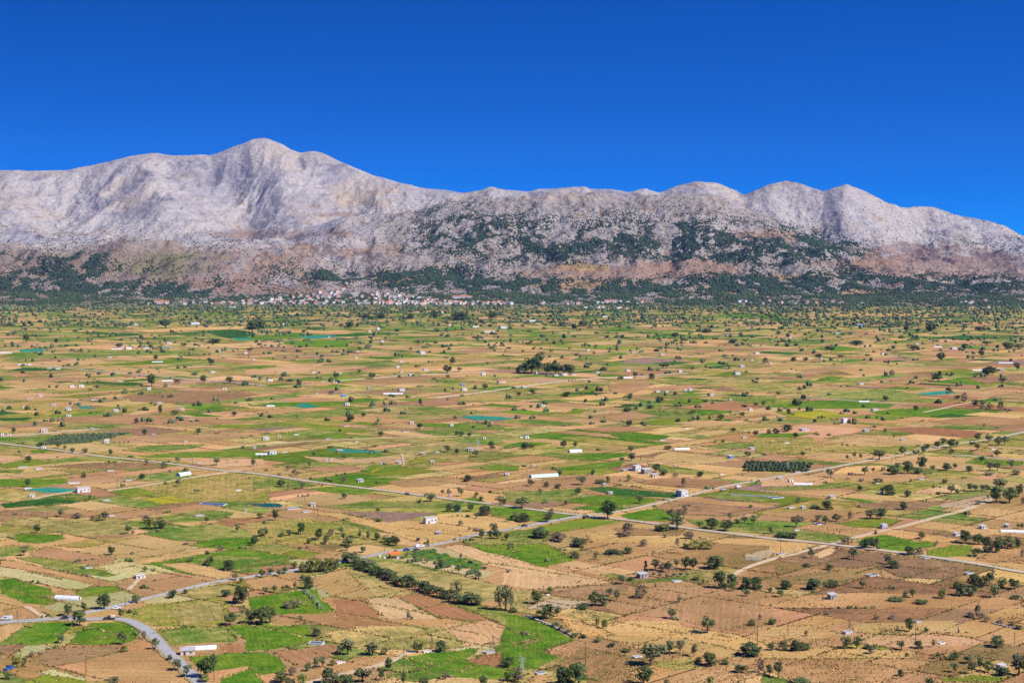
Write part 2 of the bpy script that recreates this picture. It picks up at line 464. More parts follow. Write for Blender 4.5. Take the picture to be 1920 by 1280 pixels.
C = mix3(C, np.array(alb(146, 128, 108)), grass * 0.7)
LATE = []
for (cx, cy, rx, ry, w, col) in [(1150, 512, 190, 20, 1, earth), (1310, 503, 100, 20, 1, earth), (1440, 441, 70, 12, 1, earth), (1760, 500, 200, 34, 1, earth),
        (630, 403, 60, 7, .9, red), (520, 440, 190, 12, .8, red), (680, 375, 60, 22, .9, warm), (720, 362, 50, 12, .8, warm), (500, 500, 130, 45, .7, earth), (100, 563, 170, 9, 1, red), (1640, 490, 70, 16, 1, earth), (760, 523, 55, 12, 1, ochre),
        (1080, 534, 90, 14, 1, ochre), (1090, 500, 60, 12, .9, ochre), (300, 503, 90, 24, .9, olive), (330, 478, 90, 12, .8, olive), (680, 380, 50, 18, .9, warm), (640, 470, 140, 20, .6, earth),
        (1060, 370, 60, 12, .9, warm), (1620, 548, 70, 9, 1, ochre), (1500, 520, 80, 10, .8, ochre), (1850, 480, 120, 18, .8, red), (1330, 545, 120, 14, .6, ochre), (480, 545, 200, 12, .8, earth),
        (830, 560, 200, 8, .5, ochre), (1700, 470, 120, 14, .8, red), (40, 545, 80, 14, .7, earth), (380, 530, 150, 16, .7, earth)]:
    LATE.append((cx, cy, rx, ry, w, col))
# pale crags standing out of the wooded hill
C = mix3(C, np.array(alb(142, 122, 104)), (1 - sstep(5500, 6300, DD)) * .42)
crag = hillm * sstep(0.5, 1.1, ridged(TX / 55, TY / 75, 4, 51))
C = mix3(C, np.array(alb(134, 112, 90)), np.clip(hillm * .95 + lb * .7, 0, .88))
C = mix3(C, np.array(alb(182, 175, 170)), crag * 0.7)
for cx, cy, rx, ry, w, col in LATE: C = mix3(C, col, soft(blob(cx, cy, rx, ry) * w) * 0.72)
low = 1 - sstep(4950, 5250, DD)
C = mix3(C, np.array(alb(120, 125, 70)), low * 0.7)
nr, nc = TX.shape
idx = np.arange(nr * nc).reshape(nr, nc)
quads = np.stack([idx[:-1, :-1], idx[:-1, 1:], idx[1:, 1:], idx[1:, :-1]], -1).reshape(-1)
mt = big_mesh('mountain_range', np.stack([TX, TY, TZ], -1).reshape(-1, 3), quads, 4, M['mountain'], [('col', 'POINT', C.reshape(-1, 3))])
tag(mt, 'pale bare limestone mountain range with a wooded foothill', kind='structure')
def terr(px, d):
    c = np.clip((px - XS[0]) / 2.0, 0, nc - 1.001); ci = np.floor(c).astype(int); cf = c - ci
    r = np.interp(d, ROWD, np.arange(nr)); ri = np.clip(np.floor(r).astype(int), 0, nr - 2); rf = r - ri
    a = TZ[ri, ci] * (1 - cf) + TZ[ri, ci + 1] * cf; b = TZ[ri + 1, ci] * (1 - cf) + TZ[ri + 1, ci + 1] * cf
    return (px - PX0) / F * d, d, a * (1 - rf) + b * rf

# ------------------------------------------------------------------ the plain: one sheet to the horizon, and a patchwork of field cells
PAL = {   # first colour, second colour, row spacing (m), row strength   (sun-lit look -> albedo)
 'gb': ((84, 126, 34), (118, 138, 46), 2.2, 0.08), 'gd': ((52, 92, 40), (68, 106, 46), 2.2, 0.10), 'gm': ((98, 124, 48), (156, 148, 80), 3.0, 0.08),
 'go': ((138, 138, 60), (184, 156, 92), 4.0, 0.07), 'gy': ((142, 146, 50), (112, 130, 46), 2.4, 0.10), 'yl': ((186, 168, 52), (130, 140, 48), 2.4, 0.08),
 'tn': ((210, 170, 114), (188, 152, 96), 5.0, 0.07), 'br': ((190, 148, 104), (166, 128, 86), 4.0, 0.06), 'bk': ((146, 114, 82), (166, 130, 90), 4.0, 0.07),
 'gl': ((216, 176, 114), (198, 158, 98), 4.0, 0.07), 'bg': ((202, 184, 132), (180, 172, 112), 3.5, 0.12), 'rd': ((176, 124, 84), (166, 120, 82), 4.0, 0.06),
 'sd': ((216, 176, 126), (206, 168, 120), 6.0, 0.05), 'sp': ((216, 172, 124), (196, 156, 106), 3.5, 0.08), 'tl': ((52, 138, 118), (60, 144, 122), 6.0, 0.05),
 'wd': ((176, 138, 90), (136, 116, 70), 7.0, 0.05), 'dr': ((202, 158, 106), (172, 132, 86), 6.0, 0.04), 'pu': ((150, 118, 104), (158, 126, 106), 3.0, 0.10),
 'gr': ((204, 180, 144), (184, 160, 124), 5.0, 0.05), 'gx': ((148, 140, 78), (194, 166, 104), 3.5, 0.08), 'dt': ((24, 92, 92), (34, 96, 92), 6.0, 0.04)}
def pal(code, jit=0.0, rng=random):
    a, b, p, s = PAL[code]
    j = [rng.uniform(-jit, jit) for _ in range(3)]; k = rng.uniform(-jit, jit)
    fa = tuple(max(4, v * (1 + k + 0.4 * q)) for v, q in zip(a, j)); fb = tuple(max(4, v * (1 + k + 0.4 * q)) for v, q in zip(b, j))
    def sat(c, k=1.03):
        m = 0.3 * c[0] + 0.59 * c[1] + 0.11 * c[2]
        return tuple(min(250, max(3, m + (v - m) * k)) for v in c)
    return alb(*sat(fa)), alb(*sat(fb)), p * rng.uniform(0.8, 1.3), s

def field_attrs(me, specs, uvs):
    """specs per face (c1,c2,p,s); uvs per loop"""
    n = len(specs)
    for nm, k in (('col1', 0), ('col2', 1)):
        at = me.attributes.new(nm, 'FLOAT_COLOR', 'FACE')
        c = np.ones((n, 4), np.float32); c[:, :3] = [s[k] for s in specs]; at.data.foreach_set('color', c.ravel())
    for nm, k in (('rowp', 2), ('rowa', 3)):
        at = me.attributes.new(nm, 'FLOAT', 'FACE'); at.data.foreach_set('value', np.array([s[k] for s in specs], np.float32))
    u = me.uv_layers.new(name='UVMap'); u.data.foreach_set('uv', np.array(uvs, np.float32).ravel())

G = 26000.0
me = mesh_from('plain', [(-G, -6000, -0.6), (G, -6000, -0.6), (G, 30000, -0.6), (-G, 30000, -0.6)], [(0, 1, 2, 3)], M['field'])
field_attrs(me, [pal('dr')], [(-G, -6000), (G, -6000), (G, 30000), (-G, 30000)])
plain = mobj('plain', me)
tag(plain, 'flat farmed plain reaching to the foot of the mountains', kind='structure')

E1 = np.array((0.79, -0.613)); E2 = np.array((0.69, 0.724))
ORG = np.array(ground(1100, 967))
cells_v, cells_f, cells_s, cells_uv = [], [], [], []
EDGES = []                         # borders where weeds grow
rc = random.Random(11)
def cell_code(px, py):
    far = py < 800
    if px > 1000 and py > 1000: w = dict(dr=5, wd=4, br=3, tn=2, gx=1.6, gl=.8, bk=.7, go=.6)
    elif py > 1000: w = dict(dr=3, tn=3, br=3, gx=2, bg=2, gm=1.6, go=1.5, gb=.8, wd=1)
    elif py > 780: w = dict(tn=4, br=3, sp=1.5, go=3.2, gm=3.2, gx=3.4, gb=1.0, bk=.5, gl=.7, dr=1.4, gy=.4, pu=.2)
    elif py > 640: w = dict(tn=4.5, br=3.2, sp=2.4, go=3, gm=3.4, gx=3, gb=1.3, gl=.8, bk=.4, pu=.3, gd=.6, gy=.3)
    else: w = dict(tn=2.4, br=1.8, go=2.4, gm=5, gx=2, gd=2.4, gb=1.6, gl=.5, sp=.8)
    if px > 1500 and py < 800: w['gm'] = w.get('gm', 0) * .6; w['br'] = w.get('br', 0) * 1.6
    k = list(w); return rc.choices(k, [w[q] for q in k])[0]
def emit(a0, a1, b0, b1):
    cs = [(a0, b0), (a1, b0), (a1, b1), (a0, b1)]
    P = [ORG + E1 * a + E2 * b for a, b in cs]
    cen = sum(P) / 4
    if cen[1] < 480 or cen[1] > 5150: return
    px, py = to_px(cen[0], cen[1], 0)
    if px < -160 or px > 2080: return
    j = 0.9 if cen[1] < 2500 else 0
    o = len(cells_v)
    for p in P: cells_v.append((p[0] + rc.uniform(-j, j), p[1] + rc.uniform(-j, j), 0.0))
    cells_f.append((o, o + 1, o + 2, o + 3))
    cells_s.append(pal(cell_code(px, py), 0.08, rc))
    du, dv = a1 - a0, b1 - b0
    of = rc.uniform(0, 500)
    if du > dv: cells_uv.extend([(b0 + of, a0), (b0 + of, a1), (b1 + of, a1), (b1 + of, a0)])
    else: cells_uv.extend([(a0 + of, b0), (a1 + of, b0), (a1 + of, b1), (a0 + of, b1)])
    for i in range(4): EDGES.append((P[i], P[(i + 1) % 4]))
def split(a0, a1, b0, b1, lvl):
    du, dv = a1 - a0, b1 - b0
    if du < 9 or dv < 9: return emit(a0, a1, b0, b1)
    area = du * dv
    if area < 1300 or (area < 9000 and rc.random() < 0.30): return emit(a0, a1, b0, b1)
    r = rc.uniform(0.3, 0.7)
    along = du > dv
    if rc.random() < 0.30 and min(du, dv) > 26: along = not along
    if along: split(a0, a0 + du * r, b0, b1, lvl + 1); split(a0 + du * r, a1, b0, b1, lvl + 1)
    else: split(a0, a1, b0, b0 + dv * r, lvl + 1); split(a0, a1, b0 + dv * r, b1, lvl + 1)
BW, BH = 210.0, 170.0
for i in range(-26, 22):
    for k in range(-26, 27):
        c = ORG + E1 * (i + .5) * BW + E2 * (k + .5) * BH
        if c[1] < 350 or c[1] > 5300: continue
        px, py = to_px(c[0], c[1], 0)
        if px < -700 or px > 2600: continue
        split(i * BW, (i + 1) * BW, k * BH, (k + 1) * BH, 0)
me = mesh_from('field_patchwork', cells_v, cells_f, M['field'])
field_attrs(me, cells_s, cells_uv)
fp = mobj('field_patchwork', me, plain)
tag(fp, kind='stuff')

# fields that can be picked out, traced one by one as (tile, kind, outline)
FIELDS = []
def FS(tile, txt):
    for part in txt.strip().split(';'):
        part = part.strip()
        if not part: continue
        code, pts = part.split(':')
        nums = [float(q) for q in pts.replace(' ', ',').split(',') if q]
        FIELDS.append((tile, code.strip(), list(zip(nums[0::2], nums[1::2]))))
FS('A', '''gm:70,30 150,0 470,10 490,40 300,80; gm:0,100 130,85 290,100 240,125 0,180; br:230,140 340,95 890,190 720,240 240,170; tn:560,130 1050,30 1460,100 1200,170 900,190;
gm:130,185 260,175 560,215 900,310 800,325 560,290 330,240; dr:0,200 80,200 480,290 880,370 850,400 740,395 400,310 0,245; bg:0,250 160,275 700,380 640,420 480,410 0,320;
gb:0,350 100,330 200,370 380,410 400,460 330,460 430,500 330,530 180,520 0,450; gb:600,420 850,390 910,430 640,475 560,450; bg:310,550 480,500 900,435 1080,470 900,540 600,580 420,590;
bg:740,250 950,215 1180,240 1310,290 1050,310 900,300; br:880,400 1000,310 1330,290 1700,350 1330,440 1080,480 920,420; tn:1220,230 1420,215 1740,280 1690,350 1400,290;
dr:0,520 180,530 330,620 180,640 0,650; gm:1500,190 1620,160 1920,170 1920,300 1790,290 1640,250 1530,230; gb:1430,90 1560,40 1920,10 1920,90 1740,120 1500,100; go:400,90 760,30 1040,30 620,110;
go:930,580 1130,530 1650,480 1700,500 1720,640 1640,700 1160,690 930,640; gx:1200,590 1350,530 1640,500 1690,640 1400,680; gm:1180,710 1690,700 1780,800 1280,840; gb:1730,690 1920,660 1920,870 1840,800;
gb:70,830 270,670 550,660 520,710 420,820 250,838; gb:510,830 680,670 940,660 1030,740 1000,800 880,835; bk:0,840 200,830 60,930 0,930; tn:0,670 200,675 0,820;
bk:200,960 400,860 850,840 920,880 640,960 380,1000; dr:640,1050 660,940 960,880 1130,870 1280,930 1440,1090 1400,1120 640,1110; bg:280,1040 380,1015 640,1090 560,1120; gy:200,1110 330,1050 640,1110 600,1140 200,1140;
rd:1640,840 1840,815 1880,880 1680,895; gb:1420,930 1700,900 1920,880 1920,960 1780,1010 1540,1040; gb:1640,1090 1900,1010 1920,1150 1640,1150; dr:60,1010 240,900 420,850 400,860 180,980 100,1060''')
FS('B', '''tn:430,330 640,240 860,300 1000,370 1220,450 900,480 600,480 450,410; gx:680,280 860,300 1010,400 1200,460 900,480 800,400; gb:0,480 250,435 440,420 490,480 590,580 440,600 150,600 0,560;
rd:580,490 820,490 940,640 640,650 600,560; sd:820,485 1060,480 1380,640 980,640 870,560; rd:1000,478 1220,450 1450,520 1700,610 1740,650 1400,640 1090,490; gm:1440,530 1600,520 1920,600 1920,740 1780,650 1560,570;
gx:520,740 900,690 1370,690 1580,850 1440,860 1060,870 620,860; sp:1400,680 1730,650 1920,760 1860,810 1560,850; gb:0,700 380,690 420,760 400,830 0,880; br:130,605 600,600 620,680 140,680;
br:120,890 420,850 560,830 620,900 330,1000; gb:0,900 120,900 240,990 200,1040 0,1070; dr:500,1010 760,920 1100,900 960,980 720,1060 420,1110; gb:1120,920 1620,860 1660,880 1580,960 1850,1010 1920,1040 1920,1080 1480,1080 1240,1020;
gb:1790,850 1920,820 1920,900 1850,900; rd:1590,960 1720,905 1860,905 1830,1000; gm:940,1060 1250,1010 1480,1070 1200,1110; gm:0,190 190,180 290,230 0,250; gy:200,150 320,110 480,150 340,190; gm:0,60 120,30 300,110 180,150 0,120;
dr:110,30 200,30 640,140 600,170 300,110; gl:980,10 1100,-40 1700,-10 1500,50 1270,75; gb:1150,150 1280,120 1720,260 1660,270 1400,210; bg:1000,190 1150,180 1400,215 1660,275 1820,290 1700,340 1380,270;
gx:830,200 1000,210 1430,290 1750,370 1920,440 1920,530 1700,490 1400,420 1200,370 960,290; sd:1410,100 1530,80 1920,190 1920,290 1750,240; gb:1560,70 1900,60 1920,190 1700,130; dr:330,290 0,350 0,420 300,400 340,360''')
FS('C', '''gb:0,60 260,80 480,190 250,250 0,180; gy:0,10 180,30 260,60 0,60; sd:0,200 220,250 760,360 700,380 150,415 0,380; sp:330,240 460,200 960,290 980,320 720,330; gm:660,310 740,295 960,350 1320,320 1300,350 900,370;
gb:0,600 110,630 260,690 470,790 240,880 350,930 160,1010 0,1040; gx:0,820 120,790 220,800 120,830; br:700,560 850,400 1500,400 1920,450 1920,780 1500,700 1220,640 800,600; gl:510,655 1230,650 1300,700 1700,760 1920,850 1920,900 1640,880 1300,800 760,760;
gl:640,768 1290,785 1700,880 1650,930 1300,900 960,870; gr:100,560 260,490 560,510 600,530 300,580; gl:900,110 1200,110 1150,150 950,150; gl:1400,30 1920,40 1920,100 1520,70; gr:1740,160 1920,110 1920,190 1760,185;
gl:95,1150 170,1060 270,1055 310,1120 300,1150; wd:320,1000 520,860 800,900 900,1000 900,1150 580,1150 540,1000; go:1050,980 1330,930 1470,1010 1200,1020; dr:560,40 900,60 1400,120 900,180 520,120; gl:300,590 520,650 760,760 620,790 470,740;
bk:150,420 700,385 900,380 860,440 560,500 330,470; gx:0,420 150,430 220,480 100,560 0,560; br:1350,370 1900,330 1920,420 1500,400; dr:1640,300 1920,230 1920,330 1700,330''')
FS('D', '''gb:650,60 860,20 1270,70 1240,100 1020,130 850,110; gy:1190,120 1380,85 1540,90 1500,170 1200,180; gm:220,20 500,10 640,40 480,70 300,45; bk:60,190 350,100 800,140 1440,220 1500,290 1420,350 1000,330 860,270 300,240;
dr:1560,200 1700,120 1920,110 1920,200 1700,220; gl:0,860 320,830 540,860 1100,880 1040,930 700,935 0,940; dr:0,950 700,945 1280,960 1000,1080 600,1140 130,1090; gy:1280,1080 1500,1060 1780,1075 1700,1110 1320,1110; sd:340,160 480,100 560,110 500,150 380,190;
dr:0,480 700,440 1900,480 1920,560 1000,560 0,560; tn:640,680 1400,650 1560,740 900,760 640,740; sp:700,760 1500,770 1640,830 1000,850 720,820; tn:0,700 330,690 560,760 300,800 0,760; gl:0,60 250,60 360,90 200,150 60,170; wd:100,330 800,240 860,300 500,370 100,380; gm:150,1095 0,1060 0,1150 200,1150''')
FS('E', '''gm:400,65 840,70 860,90 420,95; gm:0,20 200,15 100,40 0,42; gy:1590,70 1920,60 1920,90 1640,90; gm:250,190 400,150 640,120 980,120 1000,150 700,190 640,205 380,220; br:860,150 1780,120 1900,160 1380,200 820,200; sp:160,290 560,270 680,290 400,320 220,320;
gm:930,260 1100,220 1560,210 1450,240 1150,270; gb:1040,300 1400,270 1920,255 1920,305 1600,305 1200,315; gm:370,340 640,300 830,300 1200,350 900,335 640,335 400,360; gl:1300,370 1640,400 1620,415 1380,410; tn:400,530 840,500 1250,480 1000,510 780,550 700,530;
gb:0,470 500,470 500,500 300,530 0,530; go:760,550 1200,500 1700,430 1920,440 1920,640 1500,640 1200,600; gy:820,570 1000,530 1200,580 1000,610; yl:1060,620 1250,600 1500,640 1200,660; gd:0,660 300,620 600,600 740,610 540,655 20,690; gm:300,610 480,580 720,600 640,640;
tl:190,545 330,535 560,545 560,570 330,575; gx:0,810 300,750 700,780 1060,830 900,890 600,900 250,840; bk:0,700 400,720 800,760 280,750 0,790; gb:90,920 150,880 460,890 480,920 280,955 140,945; gm:1050,880 1300,830 1640,810 1840,850 1900,900 1500,940 1300,930;
rd:1640,810 1720,770 1920,755 1920,790 1720,825; gm:1150,760 1500,700 1760,720 1700,770 1300,800; bk:300,380 700,350 1100,350 1240,385 900,400; gm:0,400 180,402 160,425 0,425; sp:0,290 140,300 200,320 0,360; gb:230,255 400,250 330,275 240,275; sp:1180,310 1600,315 1920,320 1920,365 1640,385''')
FS('F', '''gm:0,75 170,45 440,80 60,85; gb:370,145 660,125 720,165 480,160; gy:660,130 940,150 800,165; tn:870,115 1050,110 1420,155 1100,150; gb:1200,50 1400,55 1760,75 1500,85 1220,75; gm:1160,110 1500,100 1920,160 1500,170; tl:510,255 680,245 970,270 900,280 650,270;
gb:590,285 900,278 1000,295 840,305; gb:80,290 260,285 290,300 150,305; gm:280,385 540,350 740,340 770,360 480,385; gb:780,410 870,360 960,370 1090,365 1050,410 850,430; yl:850,425 900,380 960,375 930,410; go:1110,370 1250,300 1600,290 1600,335 1340,350 1300,390 1150,390;
yl:1120,330 1240,310 1300,330 1180,345; gb:1680,390 1790,365 1920,375 1920,410 1760,410; gm:800,460 1060,440 1200,450 900,465; br:980,490 1320,450 1540,460 1400,520 1100,530; gb:350,545 640,520 900,555 800,590 560,575; gm:500,670 900,640 1300,640 1500,620 1700,660 1500,685 900,690 600,690;
gl:390,725 640,725 840,780 1260,790 1370,735 1600,720 1920,790 1920,840 1800,870 1640,890 1520,930 1400,950 1260,960 860,830 600,760; pu:640,720 1260,720 1350,730 1000,800 860,770; gb:1760,690 1920,680 1920,760 1780,750; go:0,800 400,760 640,800 900,870 1000,940 700,960 0,960;
gm:1560,940 1700,920 1920,900 1920,960 1600,960; dt:0,655 150,655 195,670 180,682 60,680; sp:340,300 760,320 1080,300 1090,350 780,355 500,345; br:330,400 700,365 840,400 500,420; gm:0,455 200,470 500,515 300,540 0,540; gb:1500,625 1640,610 1740,650 1600,665''')
FS('G', '''gy:920,50 1180,15 1500,15 1400,50 1060,70; tn:1200,75 1440,35 1820,45 1500,80; go:1370,90 1900,50 1920,80 1600,100; gm:0,25 250,35 560,70 300,75 0,50; gb:730,140 900,115 1200,150 1100,180 860,180; go:330,160 560,150 860,190 1100,220 700,220; gm:1420,230 1700,195 1920,200 1920,240 1560,245;
gb:400,320 440,285 860,270 900,290 640,335; gb:330,390 640,350 840,335 800,380 640,395 420,410; gy:330,410 700,395 780,405 560,435 370,440; tn:1000,330 1180,265 1600,310 1740,330 1340,365; gm:1000,350 1300,390 1560,430 1440,440 1200,430 1060,380; gl:760,505 920,505 1440,560 1400,590 1240,580;
gd:540,540 700,530 1240,580 1220,610 820,600; gb:400,620 700,590 1140,620 960,660 760,680 430,650; gm:0,570 540,545 400,640 0,640; br:0,500 640,450 900,450 1000,480 640,530 0,560; br:900,480 1280,460 1680,490 1500,545 1000,510; gb:0,690 160,690 490,740 300,790 0,780; gb:800,740 1100,690 1300,740 1160,790 900,780;
gy:200,830 540,765 840,790 560,840 240,880; gm:0,880 200,840 300,900 200,960 0,960; gm:1300,770 1500,780 1920,820 1920,890 1640,860 1380,820; gm:1460,600 1600,570 1920,610 1880,640 1560,625; bk:1060,690 1200,640 1880,700 1700,750 1300,740; br:480,95 840,70 1100,110 700,120; tn:350,180 0,180 0,200 300,215 420,205;
gl:560,880 1000,900 1280,860 1360,930 900,950 600,950; wd:760,840 1300,850 1260,900 800,890; dr:1120,630 1400,600 1560,640 1920,650 1900,690 1240,640; sp:200,680 620,710 560,735 300,700; gb:0,240 60,190 300,200 240,215; tn:0,440 220,390 0,480''')
FS('H', '''go:0,170 330,160 360,210 1100,240 980,280 500,275 0,270; gb:0,130 360,125 200,160 0,160; gm:660,45 1040,70 1000,80 660,55; gm:1220,80 1400,65 1800,80 1640,105 1300,100; tn:370,200 660,140 1000,150 1260,230 700,215; rd:880,95 1180,80 1640,120 1500,165 1100,130; tn:100,300 380,275 800,285 780,330 420,330;
gm:1190,270 1340,245 1580,280 1400,295; tn:900,330 1300,300 1560,320 1240,345; gb:1480,350 1560,315 1920,340 1900,370 1600,365; go:1160,440 1350,410 1640,440 1500,465 1240,470; gm:0,540 330,525 600,490 700,510 520,540 60,560; go:860,500 1100,490 1280,520 1040,580 700,540; tn:0,560 500,560 900,610 1400,640 1000,645 400,600;
sd:1160,550 1430,510 1480,570 1240,575; bk:640,660 900,640 1240,640 1350,620 1300,660 1180,690 1100,710 700,690; gr:1280,660 1640,590 1660,630 1480,690 1300,685; br:0,740 350,700 740,720 760,790 500,800 0,780; gy:480,800 880,760 1010,780 860,840 640,830; gm:0,820 240,850 600,900 680,920 460,945 60,900;
gb:680,960 720,910 860,890 1260,950 1240,970 680,970; gl:860,880 960,850 1440,920 1400,945 1100,940; tn:1080,830 1230,790 1920,870 1600,900 1240,850; tn:1480,720 1660,690 1920,720 1920,800 1500,750; gb:530,615 620,612 820,640 740,650; sp:0,480 200,440 460,455 520,490 330,520 0,530; gl:560,380 860,370 940,390 720,430 480,430; tn:1720,440 1920,400 1920,460; gm:0,30 500,25 560,45 0,60''')
FS('I', '''gm:0,660 60,650 160,680 0,690; gm:650,665 900,645 1000,660 760,672; gb:810,575 1100,545 1400,525 1560,540 1240,565 960,582; gm:10,545 200,500 640,480 1100,465 1600,470 1300,490 500,525; gd:60,620 180,595 520,605 420,615; gm:230,765 400,740 500,750 320,770; gy:330,820 700,795 820,800 600,825;
go:0,880 360,870 500,900 700,900 860,890 1180,855 1300,855 1150,880 960,945 600,920 0,915; tl:560,885 660,885 730,905 600,905; gb:1330,935 1480,935 1680,965 1480,965; gd:0,975 240,970 200,990 0,995; gm:1680,600 1920,585 1920,605 1740,610; gd:1550,320 1730,310 1900,330 1920,370 1720,380 1600,350; tl:1740,375 1920,370 1920,390 1780,388;
gl:1030,320 1300,300 1500,290 1840,290 1860,305 1500,315 1100,330; gl:20,390 160,385 180,410 40,410; tl:140,465 320,455 330,475 160,480; gm:260,370 740,370 620,400 300,405; gm:330,440 580,425 480,445; gm:450,700 700,710 1080,740 1000,748 700,725; bk:900,810 1400,770 1800,770 1920,800 1500,870 1000,850; br:400,970 1000,950 1700,980 1920,1010 1400,1030 500,1010; gm:400,1025 900,1020 1000,1038 400,1038;
tn:0,700 240,690 700,740 480,770 200,740; tn:480,590 1140,600 1500,640 1100,640; tn:0,570 700,530 820,560 400,590''')
FS('J', '''gb:0,360 300,340 560,350 520,370 200,380 0,390; tl:300,365 560,350 640,365 440,378; gb:200,405 520,385 700,400 690,440 420,440 230,425; gm:700,400 1060,415 1260,420 1000,430 760,425; gm:1040,400 1250,365 1560,365 1600,395 1300,405; gb:0,590 60,580 160,585 40,598; gm:120,690 300,680 560,640 760,620 720,640 540,690;
gm:450,580 700,560 1000,540 1080,560 900,585; gy:420,745 600,720 720,735 560,752; gb:0,885 140,860 600,850 1000,830 900,850 560,880 260,885; tl:270,885 380,865 470,885 360,900; gy:640,905 860,890 920,900 760,912; gm:80,960 300,925 540,935 420,960 200,972; gm:1200,760 1400,755 1500,780 1300,785; go:1560,790 1920,790 1920,850 1500,850;
tl:1530,965 1650,955 1920,975 1840,990 1650,990; gm:1060,945 1300,930 1560,940 1400,950; gm:900,290 1100,265 1400,275 1260,300 960,305; gm:480,305 640,290 700,310 560,320; sp:340,640 540,560 400,570 0,620 0,650; tn:760,440 1000,430 1280,440 1000,460; br:700,690 1300,660 1400,680 1000,720''')
FS('K', '''gb:620,655 760,645 880,660 720,670; gm:1060,700 1240,680 1500,690 1440,725 1200,725; gm:320,745 560,720 720,725 600,750; gy:480,780 600,750 680,760 600,780; gm:0,830 240,800 400,800 360,815 120,835; gm:1040,790 1080,770 1280,770 1240,785; gb:1100,850 1360,825 1520,840 1400,870 1240,870; gm:1560,820 1920,800 1920,860 1700,850;
gy:380,935 500,905 580,920 500,940; gy:960,1010 1200,975 1500,980 1400,1010 1060,1030; gm:0,990 200,985 560,1020 400,1035 0,1015; gm:800,910 1000,870 1180,875 1060,920 860,925; gm:440,540 560,500 780,505 640,560; gb:690,495 820,485 880,500 760,505; gb:1540,200 1700,185 1920,190 1920,215 1580,220; gm:780,280 870,270 880,295 800,300;
gm:0,310 180,300 260,330 0,345; gm:120,370 400,355 660,365 560,385 200,385; gb:1010,375 1160,355 1200,370 1060,385; gl:1230,400 1500,385 1680,400 1400,420; br:560,960 900,925 1100,960 800,1000; tn:1200,1010 1440,990 1820,1010 1500,1035; gl:480,905 800,865 830,880 560,905; pu:780,560 1000,520 1300,540 1000,570; gy:1290,530 1400,525 1500,540 1380,548; br:720,720 1000,690 1060,730 900,790 740,780''')
FS('L', '''gm:0,430 300,400 560,390 500,410 160,440; gb:280,460 500,430 600,440 740,460 560,470; gm:360,495 540,485 740,490 540,505; gb:540,545 700,535 720,545 600,555; gm:80,650 240,640 270,660 120,665; gb:360,690 460,660 580,670 480,695; gm:20,700 300,690 800,700 400,715; gm:280,820 560,790 740,770 940,755 960,780 1150,800 1000,850 640,840;
gb:0,890 200,860 360,840 700,850 960,870 900,900 400,905; gb:760,930 1000,900 1060,930 880,945; tl:1100,795 1340,770 1430,785 1200,805; gy:1530,725 1700,710 1820,715 1640,735; yl:60,930 400,915 520,940 640,960 400,985 160,960; gm:1150,575 1250,555 1700,570 1500,585; gd:1210,965 1360,945 1600,960 1400,970; gb:1000,750 1040,740 1160,750 1060,765;
gl:180,190 500,180 900,190 1400,195 1380,205 700,205; tn:480,610 820,590 1000,590 1400,610 1000,640 640,650; br:1100,480 1500,470 1440,500 1200,510; br:1200,1000 1600,960 1920,980 1920,1030 1400,1020; bk:1500,680 1920,640 1920,690 1640,720; rd:1000,880 1920,920 1920,900 1400,850''')

FIELD_WORLD = []
rf = random.Random(5)
def wob(p, q, k):
    n = perlin(np.array([(p + k * 13.1) * 0.05]), np.array([q * 0.05]), 7)[0]
    return n
def make_field(i, tile, code, pts):
    ends = {'A': (1,), 'E': (1,), 'I': (1,), 'D': (0,), 'H': (0,), 'L': (0,)}.get(tile, (0, 1))
    pts = [(x - rf.uniform(15, 110) if x <= 0 and 0 in ends else x + rf.uniform(15, 110) if x >= 1920 and 1 in ends else x, y) for x, y in pts]
    W = [np.array(ground(*tp(tile, *p))) for p in pts]
    n = len(W)
    z = 0.05 + i * 0.0006
    out = []
    L = [np.linalg.norm(W[(k + 1) % n] - W[k]) for k in range(n)]
    k = int(np.argmax(L)); dr = (W[(k + 1) % n] - W[k]) / L[k]
    nrm = np.array((-dr[1], dr[0]))
    dist = W[0][1]
    step = max(3.0, dist / 260.0); am = 1.0 if dist < 1800 else 2.0
    for k in range(n):
        a, b = W[k], W[(k + 1) % n]
        m = max(1, int(L[k] / step))
        for s in range(m):
            p = a + (b - a) * (s / m)
            out.append((p[0] + am * (2.2 * wob(p[0], p[1], 1) + 1.1 * wob(p[0] * 4, p[1] * 4, 3)), p[1] + am * (3.2 * wob(p[1], p[0], 2) + 1.6 * wob(p[1] * 4, p[0] * 4, 4))))
    cx, cy = np.mean(out, axis=0)
    N = len(out)
    v = [(x - cx, y - cy, 0) for x, y in out] + [(x - cx, y - cy, -0.3 - z) for x, y in out]
    area2 = sum(out[a][0] * out[(a + 1) % N][1] - out[(a + 1) % N][0] * out[a][1] for a in range(N))
    top = tuple(range(N)) if area2 > 0 else tuple(range(N - 1, -1, -1))
    f = [top] + [(a, a + N, (a + 1) % N + N, (a + 1) % N) for a in range(N)]
    me = mesh_from('field', v, f, M['field'])
    spec = pal(code, 0.012 if any(q[0] <= 0 or q[0] >= 1920 for q in pts) else 0.05, rf)
    of = rf.uniform(0, 400)
    uvs = []
    for fc in f:
        for vi in fc:
            p = out[vi % N]; uvs.append((p[0] * nrm[0] + p[1] * nrm[1] + of, p[0] * dr[0] + p[1] * dr[1]))
    field_attrs(me, [spec] * len(f), uvs)
    o = mobj('field', me, plain, (cx, cy, z))
    tag(o, kind='structure')
    FIELD_WORLD.append((code, out, dist))
    for k in range(n):
        if (pts[k][0] <= 0 and pts[(k + 1) % n][0] <= 0) or (pts[k][0] >= 1920 and pts[(k + 1) % n][0] >= 1920): continue
        EDGES.append((W[k], W[(k + 1) % n]))
plain_z = 0
